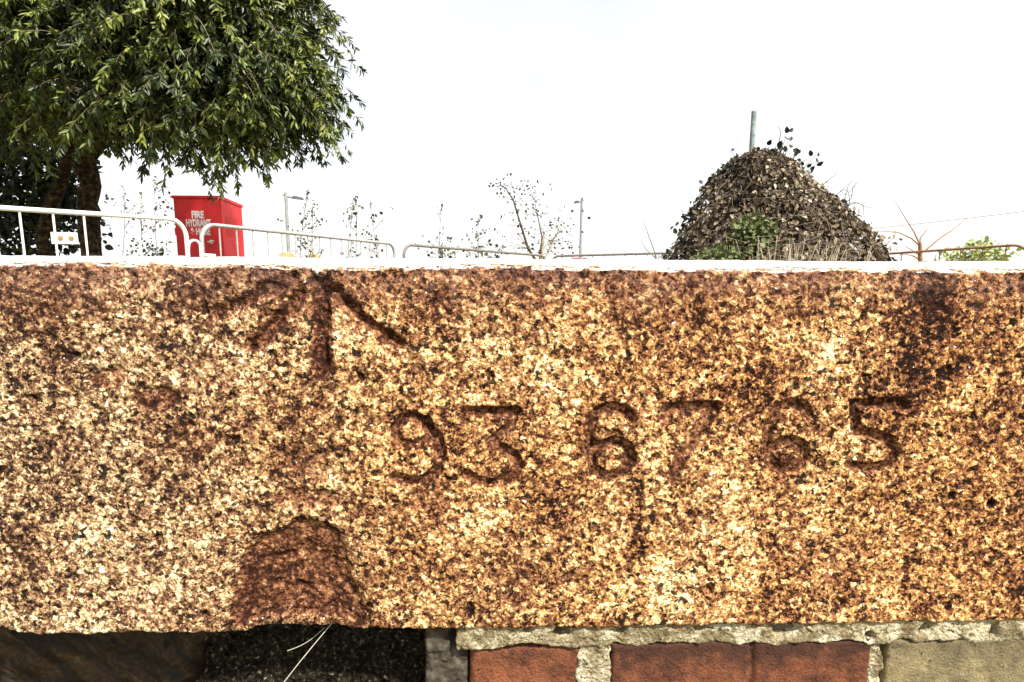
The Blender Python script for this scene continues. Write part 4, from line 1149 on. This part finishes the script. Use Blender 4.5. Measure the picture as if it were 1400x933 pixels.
def cabinet():
    y = 8.0
    tl = at(236, 267.5, y); tr = at(301, 267.5, y)
    w = tr[0] - tl[0]
    rz = math.radians(-0.5)
    g = np.array([(tl[0] + tr[0]) / 2, y, gz(tl[0], y) - .02])
    root = empty("fire_hydrant_cabinet", g, rz)
    tag(root, "tall red metal cabinet lettered FIRE HYDRANT & HOSE behind the white barriers", "fire cabinet")
    h = tl[2] - g[2]; d = .60; drop = .077
    def side(m, x0, x1, y0, y1, z1a, z1b, z0=0.04):
        v = [(x0, y0, z0), (x1, y0, z0), (x1, y1, z0), (x0, y1, z0), (x0, y0, z1a), (x1, y0, z1a), (x1, y1, z1b), (x0, y1, z1b)]
        m.add(v, [(0, 3, 2, 1), (4, 5, 6, 7), (0, 1, 5, 4), (1, 2, 6, 5), (2, 3, 7, 6), (3, 0, 4, 7)]); return m
    side(MB(), -w / 2, w / 2, 0.006, d, h - .012, h - drop - .012).build("body", M_red, root)
    # back edge swings a little to the left, as the photo's side wall shows
    side(MB(), -w / 2 - .016, w / 2 + .016, -.018, d + .02, h + .006, h - drop + .004, z0=h - .03 - drop * .0).build("lid_lip", M_red, root) if False else None
    m = MB(); v = []
    x0, x1, y0, y1 = -w / 2 - .012, w / 2 + .012, -.022, d + .02
    v = [(x0, y0, h - .035), (x1, y0, h - .035), (x1, y1, h - drop - .035), (x0, y1, h - drop - .035), (x0, y0, h), (x1, y0, h), (x1, y1, h - drop), (x0, y1, h - drop)]
    m.add(v, [(0, 3, 2, 1), (4, 5, 6, 7), (0, 1, 5, 4), (1, 2, 6, 5), (2, 3, 7, 6), (3, 0, 4, 7)])
    m.build("lid", M_red, root)
    dm = MB(); dm.box(Vector((0.0, -.006, (h - .05) / 2 + .05)), (w - .03, .020, h - .14), .004)
    door = dm.build("door", M_red, root)
    # lever handle
    hp = at(290, 331, y) - g
    hm = MB(); hm.box(Vector((hp[0], -.022, hp[2])), (.035, .012, .05), .004)
    hm.tube([(hp[0], -.02, hp[2]), (hp[0], -.05, hp[2]), (hp[0] - .03, -.055, hp[2] + .0), (hp[0] + .05, -.055, hp[2] + .012)], .009, 8)
    hm.build("handle", M_white, door, smooth=True)
    # hinges
    for q in (.25, .75):
        MB().tube([(-w / 2 + .006, -.012, h * q - .05), (-w / 2 + .006, -.012, h * q + .05)], .009, 8).build("hinge", M_red, root, smooth=True)
    # lettering
    for body, px0, px1, pyb in (("FIRE", 262, 279, 298.2), ("HYDRANT", 254.5, 288.5, 309.5), ("& HOSE", 261, 288, 321)):
        p = at(px0, pyb, y - .017) - g; p2 = at(px1, pyb, y - .017) - g
        o = text_mesh("lettering", body, .128, M_letter, door, (p[0], -.0185, p[2]), (math.radians(90), 0, 0), .0015, 1.0, .0052)
        xs_ = [v_.co.x for v_ in o.data.vertices]
        o.scale = ((p2[0] - p[0]) / (max(xs_) - min(xs_)), 1, 1)
    # worn sticker on the right side
    m = MB(); m.box(Vector((w / 2 + .0015, .28, h - .40)), (.003, .36, .26), .001); m.build("sticker", M_red_dark, root)
cabinet()

# ------------------------------------------------------------------ lamp posts
def lamp(px, ptop, y, side_, label, r, arm):
    t = at(px, ptop, y); g = np.array([t[0], y, gz(t[0], y) - .05]); h = t[2] - g[2]
    root = empty("lamp_post", g); tag(root, label, "lamp post", "lamp posts behind the barriers")
    MB().tube([(0, 0, 0), (0, 0, .9), (0, 0, .92), (0, 0, h)], [r * 1.5, r * 1.5, r * 1.05, r * .9], 12).build("pole", M_lamp, root, smooth=True)
    MB().tube([(-side_ * .12, 0, h - .10), (side_ * arm * .55, 0, h - .22)], r * .6, 8).build("arm", M_lamp, root, smooth=True)
    m = MB()
    v = []
    for x_, hw, tk in ((arm * .42, .06, .06), (arm * .6, .14, .13), (arm * 1.05, .12, .10), (arm * 1.12, .06, .05)):
        zc_ = h - .24 - (x_ - arm * .42) * .12
        v += [(side_ * x_, -hw, zc_), (side_ * x_, hw, zc_), (side_ * x_, hw * .8, zc_ + tk), (side_ * x_, -hw * .8, zc_ + tk)]
    f = [(0, 1, 2, 3), (15, 14, 13, 12)]
    for k in range(3):
        for j in range(4): f.append((k * 4 + j, k * 4 + (j + 1) % 4, (k + 1) * 4 + (j + 1) % 4, (k + 1) * 4 + j))
    m.add(v, f); m.build("lamp_head", M_lamp_dark, root)
    return root
lamp(390.5, 263.5, 24, 1, "grey lamp post with its head to the right, among saplings right of the red cabinet", .068, .62)
lamp(795.5, 271, 30, -1, "slim lamp post with its head to the left, right of the leaning bushy tree", .066, .34)

# ------------------------------------------------------------------ boulders
def boulder(px, ptop, y, rx, rz, label):
    c = at(px, ptop, y); g = np.array([c[0], y, gz(c[0], y) - .15])
    h = c[2] - g[2]
    bm = bmesh.new(); bmesh.ops.create_icosphere(bm, subdivisions=4, radius=1.0)
    n = len(bm.verts); co = np.array([v.co for v in bm.verts])
    d = 1 + .16 * fbm(co[:, 0] + co[:, 2] * .7, co[:, 1] + co[:, 2] * .4, 1.6, int(px), 4)
    co = co * d[:, None]
    co[:, 2] = (co[:, 2] - co[:, 2].min()) / (co[:, 2].max() - co[:, 2].min()) * h
    co[:, 0] *= rx; co[:, 1] *= rx * .8
    bm.verts.ensure_lookup_table(); bm.verts.index_update()
    f = [[v.index for v in q.verts] for q in bm.faces]; bm.free()
    o = mesh_obj("boulder", co, f, M_boulder, smooth=True); o.location = g
    tag(o, label, "boulder", "pale boulders behind the white barrier")
boulder(391, 344, 20, .42, .5, "rounded tan boulder at the foot of the left lamp post")
boulder(428, 345, 19.5, .38, .5, "pale yellow boulder right of the tan one by the left lamp post")

# ------------------------------------------------------------------ distant red car, seen over the wall
def car():
    y = 58.0
    c = at(791, 352.5, y); h = 1.46
    g = np.array([c[0], y, gz(c[0], y)])
    top = c[2]
    root = empty("parked_car", (g[0], g[1], g[2])); tag(root, "tiny red parked car far off at the foot of the slim right lamp post", "car")
    s_ = (top - g[2]) / h
    def pr_(outl, hw, name, mat, inset=0):
        m = MB(); n = len(outl)
        v = [(-hw if k < n else hw, outl[k % n][0], outl[k % n][1]) for k in range(2 * n)]
        v = [(x_ * (1 - inset * max(0, (z_ - .85) / .6)), y_, z_) for x_, y_, z_ in v]
        f = [tuple(range(n)), tuple(range(2 * n - 1, n - 1, -1))] + [(i, i + n, (i + 1) % n + n, (i + 1) % n) for i in range(n)]
        m.add([(x_ * s_, y_ * s_, z_ * s_) for x_, y_, z_ in v], f); return m.build(name, mat, root, smooth=False)
    pr_([(-2.05, .30), (2.05, .30), (2.1, .62), (2.0, .80), (1.0, .92), (-1.95, .95), (-2.08, .7)], .88, "body", M_red)
    pr_([(.95, .92), (.25, 1.40), (-.3, 1.46), (-1.2, 1.43), (-1.85, .95)], .84, "cabin", M_red, .22)
    m = MB(); m.add([(x_ * s_, y_ * s_, z_ * s_) for x_, y_, z_ in [(-.66, -1.80, 1.02), (.66, -1.80, 1.02), (.58, -1.28, 1.38), (-.58, -1.28, 1.38)]], [(0, 1, 2, 3)])
    m.build("rear_window", M_glass, root)
    for sx in (-1, 1):
        for yy in (-1.25, 1.3):
            wh = MB().tube([(sx * .70 * s_, yy * s_, .31 * s_), (sx * .89 * s_, yy * s_, .31 * s_)], .31 * s_, 20).build("wheel", M_tyre, root, smooth=True)
            MB().tube([(sx * .885 * s_, yy * s_, .31 * s_), (sx * .9 * s_, yy * s_, .31 * s_)], .19 * s_, 16).build("rim", M_lamp, wh)
        mm_ = MB(); mm_.box(Vector((sx * .72 * s_, -2.06 * s_, .78 * s_)), (.22 * s_, .05 * s_, .14 * s_), .01); mm_.build("tail_light", M_red_dark, root)
car()

# ------------------------------------------------------------------ overhead cable at right
def cable():
    a = at(1045, 324, 60); b_ = at(1620, 262, 26)
    m0 = a * 1.0
    pts = []
    for t in np.linspace(0, 1, 24):
        p = a * (1 - t) + b_ * t; p[2] -= .25 * math.sin(math.pi * t); pts.append(p - b_)
    o = MB().tube(pts, .020, 5).build("overhead_cable", M_cable, smooth=True); o.location = b_
    tag(o, "thin overhead cable crossing the sky above the bare sapling", "cable")
    for p, lab in ((a, "far wooden pole hidden behind the dead leaf mound, holding the cable"), (b_, "wooden pole beyond the right edge, holding the cable")):
        g = np.array([p[0], p[1], gz(p[0], p[1]) - .1])
        r_ = empty("utility_pole", g); tag(r_, lab, "pole", "utility poles")
        MB().tube([(0, .12, 0), (0, .12, p[2] - g[2] + .08)], [.11, .08], 10).build("shaft", M_wood, r_, smooth=True)
        MB().tube([(0, .12, p[2] - g[2] - .02), (0, 0, p[2] - g[2] - .02), (0, 0, p[2] - g[2])], .02, 8).build("insulator", M_lamp, r_)
cable()
